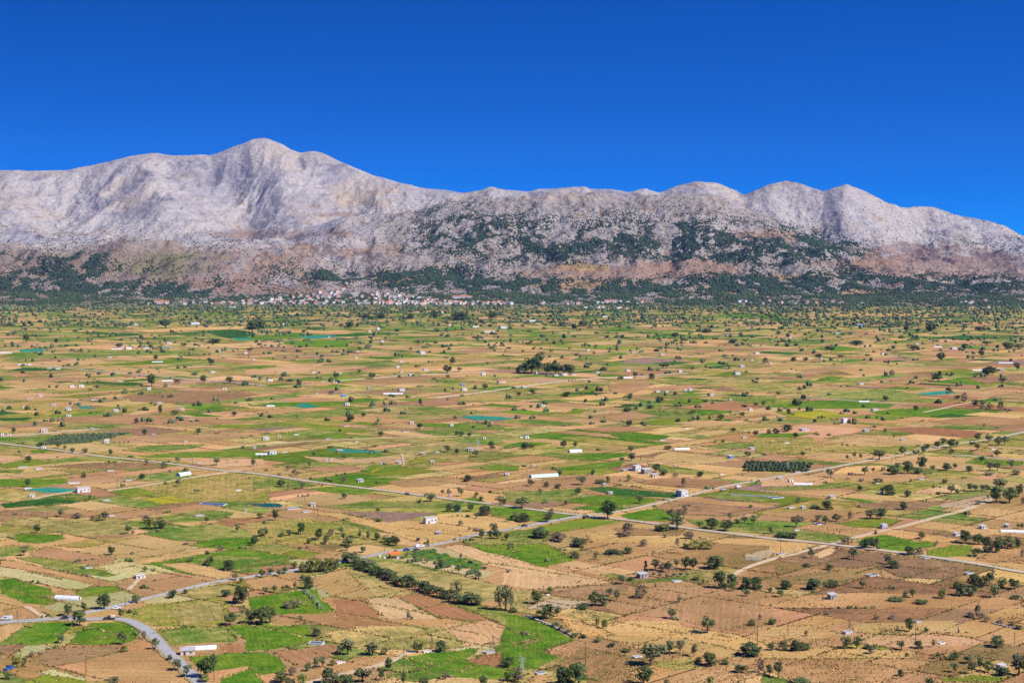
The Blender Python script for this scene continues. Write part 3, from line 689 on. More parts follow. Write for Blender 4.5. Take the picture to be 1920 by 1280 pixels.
for i, (t, c, p) in enumerate(FIELDS): make_field(i, t, c, p)

# ------------------------------------------------------------------ roads and tracks
ROADPTS = []
def road(name, label, pts, width, mat, z=0.50, verge=True):
    W = [np.array(ground(*p)) for p in pts]
    Q = []
    for i in range(len(W) - 1):
        p0, p1, p2, p3 = W[max(i - 1, 0)], W[i], W[i + 1], W[min(i + 2, len(W) - 1)]
        m = max(4, int(np.linalg.norm(p2 - p1) / 10))
        for s in range(m):
            t = s / m
            Q.append(0.5 * ((2 * p1) + (-p0 + p2) * t + (2 * p0 - 5 * p1 + 4 * p2 - p3) * t**2 + (-p0 + 3 * p1 - 3 * p2 + p3) * t**3))
    Q.append(W[-1]); Q = np.array(Q)
    ROADPTS.append((Q, width))
    T = np.gradient(Q, axis=0); T /= np.linalg.norm(T, axis=1)[:, None] + 1e-9
    Nn = np.stack([-T[:, 1], T[:, 0]], 1)
    def strip(w, zz, nm, mt, par=None, jit=0.0):
        wl = w / 2 + jit * np.array([rf.uniform(-1, 1) for _ in Q]); wr = w / 2 + jit * np.array([rf.uniform(-1, 1) for _ in Q])
        a = Q + Nn * wl[:, None]; b = Q - Nn * wr[:, None]
        n = len(Q); v = []
        for i in range(n):
            v += [(a[i][0], a[i][1], zz - 0.45), (a[i][0], a[i][1], zz), (b[i][0], b[i][1], zz), (b[i][0], b[i][1], zz - 0.45)]
        f = []
        for i in range(n - 1):
            for k in range(3): f.append((i * 4 + k, i * 4 + k + 1, i * 4 + 5 + k, i * 4 + 4 + k))
        return mobj(nm, mesh_from(nm, v, f, mt), par)
    r = strip(width, z, name, mat, None, 0.35)
    tag(r, label, kind='structure')
    if verge: strip(width + 2.6, z - 0.05, 'verge', M['verge'], r, 0.9)
    return r
R2 = [(105, 1161), (180, 1145), (250, 1128), (330, 1109), (400, 1092), (480, 1080), (540, 1071), (620, 1057), (680, 1045), (740, 1033), (830, 1018), (900, 1001), (960, 992), (1050, 974), (1100, 966)]
road('road', 'pale grey road curving down past the greenhouse at lower left', [(-60, 1170), (0, 1167), (60, 1163), (115, 1160), (160, 1161), (215, 1160), (245, 1165), (275, 1181), (297, 1203), (317, 1225), (337, 1242), (352, 1257), (370, 1276), (390, 1300), (410, 1325)], 4.9, M['asphalt'], 0.40)
road('road', 'straight grey road from lower left past the market stall', R2, 3.8, M['asphalt'], 0.38)
road('road', 'long pale farm road climbing to the right from the crossroads', [(1100, 966), (1170, 957), (1290, 930), (1340, 916), (1440, 897), (1535, 881), (1615, 866), (1657, 859), (1715, 847), (1775, 835), (1815, 829), (1865, 822), (1920, 810), (2000, 797)], 2.7, M['gravelroad'], 0.42)
road('road', 'long straight pale road crossing the plain from left to right', [(-60, 822), (0, 831), (100, 843), (200, 857), (300, 867), (420, 883), (480, 888), (600, 905), (740, 922), (840, 935), (960, 950), (1050, 962), (1100, 967), (1200, 978), (1310, 993), (1440, 1009), (1555, 1020), (1700, 1038), (1800, 1052), (1920, 1073), (2000, 1084)], 3.7, M['gravelroad'], 0.45)
for lab, pts, w, m in [
    ('pale dirt track joining the long road beside the white tunnel', [(450, 881), (400, 889), (330, 900), (260, 912), (200, 920)], 4, 'dirt'),
    ('whitish farm lane below the dark grove', [(815, 745), (890, 737), (960, 727), (1060, 714), (1130, 708), (1180, 706), (1230, 703), (1290, 699)], 5.5, 'gravelroad'),
    ('thin pale lane on the left half of the plain', [(40, 683), (100, 687), (170, 694), (230, 699), (290, 705), (370, 712), (440, 717), (500, 723)], 5.5, 'gravelroad'),
    ('thin pale lane at the middle of the plain', [(600, 716), (680, 710), (760, 704), (840, 700), (910, 697)], 6, 'gravelroad'),
    ('sandy track running up right from the pale junction', [(1555, 1021), (1620, 1003), (1690, 987), (1745, 972), (1810, 955), (1870, 930)], 4, 'dirt'),
    ('dirt track leading down left from the pale junction', [(1550, 1022), (1490, 1038), (1455, 1046), (1400, 1064), (1365, 1083)], 3.4, 'dirt'),
    ('dirt path joining the grey road near the parked dark car', [(48, 1136), (62, 1144), (76, 1152), (95, 1161)], 3.2, 'dirt'),
    ('worn dirt track among the trees at the bottom', [(540, 1290), (600, 1274), (660, 1260), (715, 1246), (750, 1230), (775, 1221)], 3.6, 'dirt'),
    ('short pale lane far to the right', [(1505, 745), (1560, 748), (1630, 754), (1700, 758)], 4, 'gravelroad'),
    ('short diagonal dirt lane far right', [(1730, 773), (1770, 765), (1800, 758), (1830, 753)], 4, 'dirt'),
    ('pale lane along the bright green field at right edge', [(1785, 853), (1850, 857), (1930, 863)], 4, 'gravelroad'),
    ('pale path past the pink-walled hut at left edge', [(-20, 820), (40, 816), (95, 811), (140, 807), (185, 804)], 4, 'gravelroad'),
    ('tan lane crossing the plain at centre left', [(480, 834), (600, 826), (720, 821), (840, 818), (900, 815)], 3.6, 'dirt'),
    ('thin dirt path up to the grey flat shed', [(240, 1106), (252, 1094), (262, 1083)], 2.2, 'dirt'),
    ('dirt lane beside the teal netting at left', [(60, 936), (100, 927), (140, 921)], 3, 'dirt'),
    ('pale lane ending by the yellow flowering plot', [(752, 850), (756, 862), (758, 874)], 1.7, 'dirt')]:
    road('track', lab, pts, w, M[m], 0.32 + rf.uniform(0, 0.02), verge=False)

# ================================================================== VEGETATION
LEAFC = {'r': (0.082, 0.115, 0.036), 'o': (0.160, 0.175, 0.075), 'b': (0.110, 0.140, 0.048), 'y': (0.210, 0.215, 0.050), 'd': (0.185, 0.145, 0.090), 'p': (0.190, 0.205, 0.085), 'k': (0.082, 0.110, 0.042), 'c': (0.035, 0.058, 0.028)}
def crown_mesh(kind, seed):
    """leaf faces gathered in clumps; unit crown: radius .5 in x and y, z from base to 1"""
    r = np.random.default_rng(seed)
    z0 = dict(r=0.16, o=0.26, b=-0.02, y=0.0, d=0.02, p=0.06, k=-0.02, c=0.05)[kind]
    ncl = dict(r=26, o=20, b=24, y=24, d=18, p=26, k=30, c=16)[kind]
    nl = dict(r=34, o=26, b=34, y=30, d=24, p=20, k=36, c=40)[kind]
    cs = []
    while len(cs) < ncl:
        p = r.uniform(-1, 1, 3)
        if (p ** 2).sum() > 1: continue
        q = (p ** 2).sum() ** 0.5
        if q < 0.35 and r.random() < 0.6: continue
        cs.append(p)
    cs = np.array(cs)
    V, Fq, Cc = [], [], []
    base = np.array(LEAFC[kind])
    lop = r.uniform(-0.12, 0.12, 2)
    for c in cs:
        t = (c[2] + 1) / 2
        if kind == 'p': wr = 0.30 + 0.25 * (1 - abs(2 * t - 1))
        elif kind == 'c': wr = 0.42 * (1 - 0.85 * t) + 0.05
        elif kind in 'bydk': wr = 0.40 * (1 - 0.35 * t)
        else: wr = 0.37
        cen = np.array([c[0] * wr + lop[0] * t, c[1] * wr + lop[1] * t, z0 + (1 - z0) * (0.10 + 0.80 * t)])
        rad = r.uniform(0.10, 0.17) * (0.75 if kind in 'pc' else 1)
        tint = r.uniform(0.75, 1.3)
        hue = r.uniform(-0.12, 0.12)
        for _ in range(nl):
            d = r.normal(size=3); d /= np.linalg.norm(d) + 1e-9
            if d[2] < -0.3 and r.random() < 0.5: d[2] *= -1
            pos = cen + d * rad * r.uniform(0.7, 1.15) * np.array([1, 1, 0.85])
            if pos[2] < max(z0 * 0.6, 0.0): pos[2] = max(z0 * 0.6, 0.0) + r.uniform(0, .04)
            n = d + r.normal(size=3) * 0.45 + np.array([0, 0, .2]); n /= np.linalg.norm(n) + 1e-9
            a = np.cross(n, r.normal(size=3)); a /= np.linalg.norm(a) + 1e-9; b = np.cross(n, a)
            s = r.uniform(0.035, 0.065) * (1.15 if kind in 'od' else 1.0)
            o = len(V)
            V += [pos + a * s, pos + b * s * .6, pos - a * s, pos - b * s * .6]
            Fq += [o, o + 1, o + 2, o + 3]
            g = base * tint * r.uniform(0.8, 1.2); g = g * np.array([1 + hue, 1, 1 - hue])
            Cc += [g] * 4
    o = big_mesh('crown', np.array(V), Fq, 4, M['leaf'], [('col', 'POINT', np.array(Cc))])
    me = o.data; bpy.data.objects.remove(o)
    return me
def trunk_mesh(kind, seed):
    r = random.Random(seed); mb = MB()
    top = dict(r=.45, o=.5, p=.8, c=.5).get(kind, .4)
    mb.tube([(0, 0, -.04), (r.uniform(-.02, .02), r.uniform(-.02, .02), top * .5), (r.uniform(-.05, .05), r.uniform(-.05, .05), top)], [.045, .034, .018], 6)
    for k in range(4 if kind in 'ro' else 2):
        a = k * 1.7 + r.uniform(0, 1); h = top * r.uniform(.45, .75)
        mb.tube([(0, 0, h), (math.cos(a) * .13, math.sin(a) * .13, h + .12), (math.cos(a) * .26, math.sin(a) * .26, h + .27)], [.02, .014, .006], 5)
    return mesh_from('trunk', mb.v, mb.f, M['bark'])
NVAR = 4
CROWN = {k: [crown_mesh(k, 100 + 7 * i + ord(k)) for i in range(NVAR if k not in 'c' else 2)] for k in LEAFC}
TRUNK = {k: [trunk_mesh(k, 5 * i + ord(k)) for i in range(3)] for k in 'ropc'}
COLW = dict(r='dark green', o='grey-green', b='green', y='yellow-green', d='dry brownish', p='pale green', k='dark green', c='very dark green')
KINDW = dict(r='round tree', o='open-crowned tree', b='shrub', y='bushy shrub', d='bare shrub', p='poplar', k='dense shrub', c='cypress')

SHRUB_MIN = 1400.0; SMALL = []
AUTO = []       # things whose label is written from what stands near them
def veg(x, y, w, h, k, label=None, group=None, zoom=4.0):
    """photo pixel of the base; w and h in pixels at the given zoom"""
    p = ground(x, y); s = mpp(p) / zoom
    W, Hh = w * s * (1.22 if k in 'rop' else 1.12), h * s * 1.1
    rz = rf.uniform(0, 6.28)
    cm = CROWN[k][rf.randrange(len(CROWN[k]))]
    if k in 'ropc':
        o = empty(dict(r='tree', o='tree', p='poplar_tree', c='cypress_tree')[k], (p[0], p[1], 0), rz, (W * 1.08, W * 1.08, Hh * 1.04))
        mobj('crown', cm, o); mobj('trunk', TRUNK[k][rf.randrange(3)], o)
        cat = 'tree'
    else:
        if label is None and w * h * (16 / zoom ** 2) < SHRUB_MIN:
            SMALL.append((p[0], p[1], W, Hh, k)); return None
        o = mobj('shrub', cm, None, (p[0], p[1], 0)); o.rotation_euler = (0, 0, rz); o.scale = (W * 1.08, W * 1.08, Hh * 1.06)
        cat = 'shrub'
    o['category'] = cat
    if label: o['label'] = label
    else:
        sz = 'low' if Hh < 1.6 else 'small' if Hh < 3.2 else 'medium' if Hh < 5.5 else 'large' if Hh < 8.5 else 'very large'
        AUTO.append((o, sz + ' ' + COLW[k] + ' ' + KINDW[k], x, y))
    o['group'] = group or ('trees scattered over the plain' if cat == 'tree' else 'shrubs scattered over the plain')
    return o

VEG = dict(
A='''180,165,70,75,o;840,160,55,60,r;515,620,60,85,r;630,590,50,75,o;600,690,110,100,r;780,570,100,110,r;1025,520,60,55,r;1285,480,80,55,k;1390,450,45,35,b;910,630,40,65,r;460,820,60,60,o;925,830,70,90,o;935,885,60,50,y;1075,790,40,60,d;1165,865,60,80,o;1790,520,140,110,k;1700,470,80,60,b;1820,620,40,90,p;1890,670,90,90,r;1725,685,90,90,r;1565,240,60,60,r;1715,275,110,65,k;1650,130,60,40,d;1560,150,40,30,d;1430,205,60,30,d;945,205,40,30,b;990,210,40,25,b;1085,285,45,40,y;1160,280,25,35,y;1230,260,20,20,b;1295,270,20,20,b;1765,350,50,50,o;1810,370,40,40,o;240,930,50,45,d;120,1000,110,70,y;180,990,40,60,b;60,1090,60,60,b;860,1120,90,60,o;1335,1024,80,80,o;1402,1074,70,90,o;1540,1080,120,140,r;1600,1020,60,110,r;1530,1115,90,60,y;415,850,30,25,b;1272,948,50,40,b;1910,90,50,60,r;15,1040,40,30,b;310,900,50,26,d;365,868,40,24,d;640,252,90,14,b''',
B='''470,40,50,60,r;525,80,40,50,o;655,50,40,55,o;695,90,80,60,o;685,125,40,50,r;805,140,45,40,r;775,30,30,40,o;840,40,30,50,d;910,50,40,40,r;1000,80,60,50,r;1050,90,60,60,r;1290,100,30,50,d;45,330,40,60,r;110,310,50,50,o;170,320,50,50,o;220,300,50,50,o;290,260,50,50,b;395,415,90,80,k;350,350,40,50,b;75,450,50,50,o;140,440,45,50,o;200,430,20,40,o;240,425,40,40,o;290,415,30,50,o;40,680,110,120,r;105,670,80,110,r;270,555,150,55,d;335,665,35,50,o;450,770,90,70,b;630,910,70,80,o;690,905,110,110,o;875,910,110,90,o;960,905,60,50,b;1210,890,80,70,r;1395,885,100,75,k;995,1030,60,90,r;385,1030,50,70,b;450,1010,50,80,o;500,1000,60,80,o;580,985,60,40,y;270,1060,70,60,d;180,1115,110,80,b;260,1120,80,60,b;350,1120,90,80,y;530,1120,120,110,k;610,1120,110,90,b;690,1120,110,90,b;800,1110,130,100,o;940,1100,40,80,r;1105,1120,40,80,r;1255,1120,90,60,b;1420,1090,60,60,d;1710,1120,80,60,r;1885,1000,90,70,r;1890,1100,60,60,r;1140,640,40,60,d;1500,480,80,130,p;1830,575,70,190,p;1870,575,70,190,p;1910,580,60,170,p;1390,280,50,90,o;1520,300,40,70,o;1670,340,60,50,o;1535,190,30,40,o;1610,220,40,30,b;1895,290,30,30,d;1190,200,40,36,o;1280,220,40,36,o;1130,180,40,36,o;1690,30,40,50,r;1755,40,35,60,r;1810,40,60,60,r;1880,50,40,50,o;1575,60,50,25,b;1100,190,34,26,b;1340,228,30,26,b;1450,1075,50,20,d''',
C='''210,35,110,60,k;350,60,110,60,d;495,100,120,65,b;990,95,70,50,d;840,25,90,30,d;740,150,120,35,k;880,150,80,45,k;810,155,80,30,b;625,195,40,50,d;1240,100,40,60,d;1300,110,50,40,b;1360,115,120,60,y;1460,115,100,55,y;1005,318,46,110,c;1075,275,80,80,o;1130,280,60,60,d;1175,290,60,80,o;1235,250,40,50,o;1300,270,70,85,r;1360,270,65,85,r;1520,260,150,90,k;480,185,80,45,b;825,380,60,70,o;890,350,60,30,b;1060,320,30,30,o;1110,330,35,35,o;1165,330,35,30,o;1215,325,35,30,o;1265,320,30,30,o;1315,320,30,25,o;1390,345,100,30,y;1580,410,120,110,k;1650,400,90,90,k;1660,430,60,60,y;1745,415,110,80,k;1840,415,110,76,k;190,525,90,90,r;290,450,60,50,y;620,540,90,90,r;680,540,80,80,k;735,470,60,60,o;785,505,50,80,o;965,485,100,95,d;530,565,110,35,b;1255,515,40,45,o;1195,635,70,70,o;240,640,130,100,r;340,620,60,70,o;1465,745,110,115,o;640,690,40,50,y;695,710,60,60,y;1040,985,160,150,o;1110,920,100,90,o;1180,900,90,90,o;1260,900,70,100,o;1365,920,60,90,o;1400,965,70,40,b;1500,990,130,90,k;1790,915,170,90,k;1800,690,60,50,b;1860,650,40,40,d;1865,1040,60,110,d;1720,1040,120,60,b;1600,980,60,40,b;400,1125,150,120,k;500,1130,170,145,r;990,1120,130,130,r;1490,1120,90,60,y;1160,1120,60,40,b;50,1110,110,100,d;1435,380,30,40,o;1080,400,20,30,y;1760,470,60,50,o;15,590,60,40,b;320,700,60,40,b;370,725,60,36,d;420,750,50,30,b;470,775,50,30,b;540,780,60,26,k;640,810,70,22,b;740,845,70,24,k;860,885,80,22,b''',
D='''140,30,160,40,b;325,185,60,75,o;640,195,70,90,o;515,140,40,40,d;600,80,100,60,p;720,110,90,70,k;790,108,80,70,r;820,130,40,90,d;1070,160,90,60,k;1140,160,80,56,d;1150,40,45,50,o;1480,75,70,80,r;1580,80,90,70,r;1650,140,100,100,k;1720,140,100,110,b;1800,110,120,90,b;1880,100,60,60,k;1560,170,90,60,b;1905,185,30,60,d;900,230,60,70,o;950,260,100,50,k;140,415,100,60,k;330,415,130,70,k;435,410,40,50,o;495,400,90,60,b;95,475,60,55,o;20,440,40,40,b;710,410,60,60,o;925,410,40,30,b;1030,500,40,70,o;1085,480,60,70,o;1310,485,90,65,y;1440,465,100,85,k;1520,465,100,80,b;1540,400,100,90,k;1610,400,90,84,r;1660,390,80,110,o;1410,410,60,50,b;1700,480,80,90,o;1750,410,80,80,b;1850,415,80,70,r;460,270,70,45,b;290,245,80,20,b;960,500,130,30,b;1160,525,110,35,b;440,605,30,40,d;1060,735,70,90,r;1190,740,45,35,b;930,640,60,30,d;815,640,50,30,d;1575,635,60,90,d;1640,660,60,40,d;1520,625,90,30,d;30,680,70,45,b;590,865,80,90,o;665,860,60,85,r;25,875,60,60,b;120,875,90,64,b;200,878,100,70,k;280,875,90,64,b;1000,870,60,65,o;1240,850,30,60,d;1140,860,80,50,k;1720,850,110,80,k;760,860,120,30,b;1390,945,75,65,b;1275,940,40,50,o;1500,970,80,60,o;1400,1040,60,70,o;1530,1050,70,90,o;1590,1020,60,90,o;1650,1040,80,70,r;1750,1060,110,60,k;1880,1060,150,140,o;995,1070,60,45,k;780,900,80,50,d;1040,940,30,50,o;80,1080,70,120,o;10,1060,50,70,r;1215,1120,80,50,b;250,1115,150,40,b;285,770,40,40,d;1430,740,20,50,d;1750,670,80,26,d;1830,690,80,28,d;1890,715,70,26,k;1600,640,50,40,d;1850,490,90,30,b''',
E='''1025,55,40,40,d;1085,145,35,45,r;1485,135,40,40,r;100,125,40,35,r;310,225,40,30,r;435,240,35,40,r;485,255,30,35,o;545,275,35,35,r;640,280,50,40,o;830,290,35,40,r;145,290,30,35,o;215,345,45,45,r;370,330,25,20,y;430,310,15,15,b;990,305,50,20,b;1100,365,30,40,o;1235,390,50,50,d;1335,350,40,45,o;1625,370,50,60,o;1270,350,25,25,b;1900,380,40,60,o;625,460,50,30,b;1065,470,55,40,k;1395,415,40,25,r;205,530,40,55,r;920,530,35,25,b;1245,510,50,25,y;1335,525,50,55,o;670,640,20,45,r;455,755,50,60,o;575,765,80,40,d;690,780,40,35,d;790,780,60,65,o;735,785,60,40,y;1100,800,80,50,d;1130,845,100,80,y;1210,840,110,75,b;275,875,50,60,r;960,880,50,60,o;995,880,25,30,b;910,885,30,15,b;1550,800,40,45,o;1780,870,40,60,o;1910,955,50,60,r;120,740,40,20,b;180,205,30,20,d;1820,240,30,20,b;1590,810,40,20,d''',
F='''705,40,60,40,r;625,115,30,25,b;940,150,40,35,r;1230,95,40,40,r;1640,85,30,20,b;1505,145,40,30,r;1545,150,35,35,r;1600,160,40,40,o;1180,220,20,12,b;985,270,40,30,b;435,300,30,35,o;400,385,35,50,o;660,325,35,35,o;1435,270,50,50,o;1505,285,35,40,r;1775,245,60,50,k;1650,305,50,50,o;240,405,40,40,d;300,445,70,45,d;345,545,50,55,o;190,530,55,45,r;245,550,30,50,d;525,480,40,30,b;565,490,25,25,d;655,500,45,55,d;910,505,30,25,b;500,525,25,20,b;665,620,40,40,r;1580,490,75,45,k;1400,590,30,40,o;1450,580,25,40,d;1540,600,50,60,o;1650,605,45,35,b;1690,635,45,35,b;1310,640,90,60,o;1225,650,25,35,y;1830,660,70,60,o;1860,670,40,50,r;1450,715,70,60,b;1510,715,60,55,k;1610,715,45,60,r;1705,745,120,65,k;915,720,25,30,r;1915,775,30,30,r;145,780,50,75,r;30,765,60,40,y;335,885,70,75,r;250,895,50,45,b;190,905,60,35,b;470,930,50,85,r;640,880,40,50,o;560,900,60,50,d;780,915,30,60,o;840,930,30,70,o;910,925,35,50,r;695,950,80,50,k;980,945,70,50,b;1040,945,70,48,k;530,950,40,50,r;395,955,50,40,b;930,790,80,25,y;1535,820,50,35,d;1690,910,40,60,y;1785,880,60,75,o;1810,920,50,55,o;1880,930,40,50,r;50,900,90,60,b;1655,770,20,40,o;1600,850,40,20,d;1650,860,50,24,d;180,440,30,20,d;80,410,30,18,d;420,470,30,18,d''',
G='''150,15,30,25,b;680,45,35,20,b;878,75,35,40,r;1000,70,40,25,b;1480,35,15,40,r;1565,25,45,35,r;1660,120,45,30,r;1830,150,40,40,r;1780,130,20,20,b;100,245,70,45,k;150,235,50,30,b;385,240,45,55,r;470,235,30,40,r;655,255,40,20,b;895,265,40,35,r;1165,250,60,35,b;895,335,55,55,r;820,330,40,30,b;1525,200,20,25,b;1585,195,30,25,b;1770,300,50,35,b;1890,290,35,25,b;310,400,30,30,b;360,440,40,35,b;605,440,45,40,b;1080,420,60,60,r;1140,440,80,50,b;1225,455,50,30,d;1405,455,60,40,k;525,515,80,65,o;670,505,100,30,b;720,505,45,50,y;815,490,20,25,b;875,490,50,45,y;145,525,60,50,o;260,530,60,35,b;340,540,60,35,b;1285,530,50,60,d;1475,550,40,30,b;490,590,40,50,r;215,590,35,45,o;960,655,55,60,o;1070,680,30,20,b;75,690,100,75,o;40,780,90,60,b;100,790,100,60,k;260,795,70,60,r;245,650,35,30,b;405,670,30,40,o;290,750,50,60,d;215,910,140,70,k;345,930,110,60,d;865,890,120,80,d;500,960,110,45,b;1200,770,80,70,o;1240,850,130,100,o;1260,750,60,50,d;1295,740,50,65,d;1500,845,110,70,r;1600,860,90,70,r;1635,780,45,55,o;1405,840,50,50,o;1810,810,50,60,o;1745,800,60,50,o;1690,805,50,35,b;1140,860,140,50,y;1160,910,30,40,d;1320,920,90,60,d;1090,860,60,40,b''',
H='''510,60,30,20,b;60,130,60,35,k;140,115,90,50,k;5,140,30,40,r;370,145,30,30,b;460,145,35,20,d;205,165,40,40,r;800,85,25,25,b;880,115,30,35,b;945,155,15,25,b;258,305,40,40,o;595,330,25,40,o;648,320,30,50,o;697,310,20,40,d;835,325,90,70,o;1010,285,50,50,r;1110,280,40,30,b;1165,280,40,50,r;1190,250,50,40,r;1270,240,50,50,r;1310,215,60,45,r;1370,235,60,60,r;1415,220,40,35,b;1525,215,40,30,b;1570,180,50,50,r;1655,195,60,55,o;1730,222,60,60,r;1775,215,60,60,o;1570,255,45,50,o;1715,305,50,50,o;1375,280,40,35,b;1605,345,40,45,r;1150,400,80,90,r;1130,430,90,50,b;1045,430,90,80,r;935,435,100,55,k;970,400,50,50,o;725,440,60,60,o;860,410,30,40,d;790,410,25,30,d;470,460,60,60,o;1235,410,40,40,o;1345,405,80,50,k;1405,395,40,40,o;1510,415,60,40,k;1665,410,70,70,o;1720,410,60,64,o;1825,390,60,60,o;1850,440,100,30,d;830,500,80,35,b;1325,500,60,30,b;690,560,45,45,b;855,580,30,50,o;920,590,110,65,k;1050,605,60,45,k;1280,585,40,30,b;1375,580,60,60,o;1420,580,40,35,b;1515,565,50,60,o;1555,565,40,50,o;1610,560,40,45,o;1650,555,40,40,o;1740,550,100,80,o;1710,650,90,110,r;1810,650,110,100,r;1880,600,60,80,r;1910,665,40,50,d;1570,665,70,30,d;455,700,100,60,k;1020,700,70,55,k;770,770,90,70,o;840,770,90,70,r;870,720,50,30,b;210,830,80,80,o;260,790,40,40,d;375,790,60,50,o;430,810,50,60,o;515,790,60,50,r;615,780,40,60,d;350,690,100,25,b;230,640,50,30,d;1155,920,50,45,o;100,915,80,40,b;180,915,80,40,k;1480,950,70,90,r;810,880,30,40,d;20,880,40,50,o;1875,840,30,35,o;1905,845,30,40,o;700,490,40,30,d;600,475,25,20,d;1660,440,80,26,d;640,440,60,20,d''',
I='''1140,735,75,80,r;1530,710,65,50,r;1725,715,60,45,r;985,645,35,25,b;1170,540,40,35,r;890,445,55,30,r;1025,1015,45,35,d;1585,580,40,50,r;1315,945,60,30,b;1200,950,30,70,r;1755,960,40,35,r;200,405,45,55,r;1055,385,35,30,r;660,715,35,25,b;425,745,30,25,b;1380,440,40,30,r;1330,720,50,35,d;420,415,30,35,r;1890,330,90,70,r;1600,412,110,28,k;1240,300,70,60,r;450,552,30,20,d;375,745,20,25,b;1870,475,60,30,o''',
J='''325,745,40,55,r;870,680,50,45,r;600,675,45,35,r;1435,640,60,60,r;1475,570,40,35,r;1440,680,35,30,o;1525,625,40,30,o;840,450,60,30,d;965,895,30,45,o;705,995,60,40,r;1095,945,45,30,b;805,965,40,30,r;1715,760,40,40,r;1205,595,35,25,b;570,800,60,30,d;780,630,30,25,b;1235,880,35,45,r;1550,315,45,30,k;500,515,40,20,b;1770,455,35,25,b;30,300,120,60,k;950,300,40,25,b;700,300,70,40,r;1160,230,60,40,k;1345,225,70,50,k;1540,240,160,50,k;1770,240,80,60,r;830,235,90,40,k;940,230,80,40,k;1360,330,30,20,r''',
K='''90,640,90,70,r;150,640,130,110,r;200,635,90,125,r;265,645,90,80,r;325,645,80,80,r;385,648,80,70,r;435,648,80,65,r;45,640,40,40,k;925,670,35,40,r;1050,680,60,35,k;1130,600,60,35,o;1160,600,50,40,o;880,840,45,45,r;1105,855,70,40,k;400,810,80,30,k;160,800,60,40,r;50,810,40,30,r;865,925,70,30,k;925,918,30,30,r;1040,905,70,30,k;1240,885,50,25,b;1260,880,30,25,r;1565,990,50,40,r;1725,965,40,35,r;1480,995,15,35,r;875,1035,45,40,r;1000,1030,40,25,b;680,1005,35,20,b;150,980,35,20,b;715,595,30,35,o;220,505,60,30,d;500,505,50,22,d;575,575,50,25,b;1225,375,55,40,r;1250,535,60,25,b;1600,530,50,30,d;1900,570,50,45,d;1350,615,30,25,r;1455,610,25,35,o;1825,710,40,30,d;1350,940,70,25,b;1830,885,40,25,r;1885,885,30,35,r;1745,890,40,20,k;1650,415,80,28,k;1460,335,80,30,k;365,290,50,30,k;470,310,50,40,k;755,280,45,30,k;540,285,70,35,r;1175,640,50,25,b''',
L='''1300,550,60,65,r;1240,695,45,40,r;1280,700,60,55,r;1630,655,90,55,k;1680,655,70,65,r;1870,620,60,60,o;1760,710,60,40,o;1110,920,45,35,r;885,850,45,40,r;200,880,50,50,k;225,880,60,40,b;160,945,45,35,k;265,835,50,35,k;1360,765,45,25,k;1470,865,50,80,d;1420,835,50,30,r;1550,890,60,50,r;1610,885,60,45,o;1660,910,70,35,d;1745,915,50,60,d;1815,920,50,25,d;1600,505,50,40,k;1505,525,40,30,b;445,470,45,35,r;1090,470,90,45,o;1420,740,25,40,d;700,620,40,20,b;885,660,30,40,d;930,660,50,45,d;1105,680,35,25,b;750,975,50,25,k;820,975,30,20,k;240,770,50,30,d;80,795,40,25,b;550,945,30,30,d;1880,460,80,40,o;1810,460,100,50,k;1640,430,80,35,o;1470,455,70,35,k;1220,325,90,55,k;1040,330,40,50,r;660,430,110,35,k;380,530,50,35,r;190,550,50,30,k;280,550,45,30,r;1590,320,100,30,k;1120,335,40,30,r;730,850,40,30,b;550,520,60,25,d;480,465,60,30,b''')
for t, txt in VEG.items():
    for e in txt.replace('\n', '').split(';'):
        x, y, w, h, k = e.split(',')
        X, Y = tp(t, float(x), float(y))
        if Y > 1279.5: Y = 1279.5 + 4
        lab = None
        veg(X, Y, float(w), float(h), k)
# the big single tree by the crossroads
veg(1140, 973, 112, 132, 'r', 'tall broad dark green tree right beside the crossroads')
# hedges: shrubs one by one
def hedge(tile, pts, w, h, k, n, desc, group):
    pts = np.array(pts, float); seg = np.linalg.norm(np.diff(pts, axis=0), axis=1); cum = np.concatenate([[0], np.cumsum(seg)])
    for i in range(n):
        s = cum[-1] * (i + .5) / n
        x = np.interp(s, cum, pts[:, 0]) + rf.uniform(-8, 8); y = np.interp(s, cum, pts[:, 1]) + rf.uniform(-5, 5)
        X, Y = tp(tile, x, y)
        o = veg(X, Y, w * rf.uniform(.8, 1.25), h * rf.uniform(.75, 1.15), k[i % len(k)], 'x', group)
        side = ORD[i] + ' shrub from the left in the ' + desc
        o['label'] = side
ORD = ['first', 'second', 'third', 'fourth', 'fifth', 'sixth', 'seventh', 'eighth', 'ninth', 'tenth', 'eleventh', 'twelfth', 'thirteenth', 'fourteenth', 'fifteenth', 'sixteenth', 'seventeenth', 'eighteenth', 'nineteenth', 'twentieth',
       'twenty-first', 'twenty-second', 'twenty-third', 'twenty-fourth', 'twenty-fifth', 'twenty-sixth', 'twenty-seventh', 'twenty-eighth', 'twenty-ninth', 'thirtieth']
hedge('B', [(655, 195), (760, 245), (880, 295), (1000, 345), (1080, 385), (1200, 410), (1300, 450), (1420, 485), (1540, 525), (1690, 535)], 100, 80, 'bob', 24, 'long dark diagonal hedge below the market stall', 'shrubs of the diagonal hedge')
hedge('B', [(335, 292), (450, 285), (540, 278), (615, 265)], 85, 90, 'yby', 8, 'yellow-green hedge left of the market stall', 'shrubs of the yellow-green hedge')

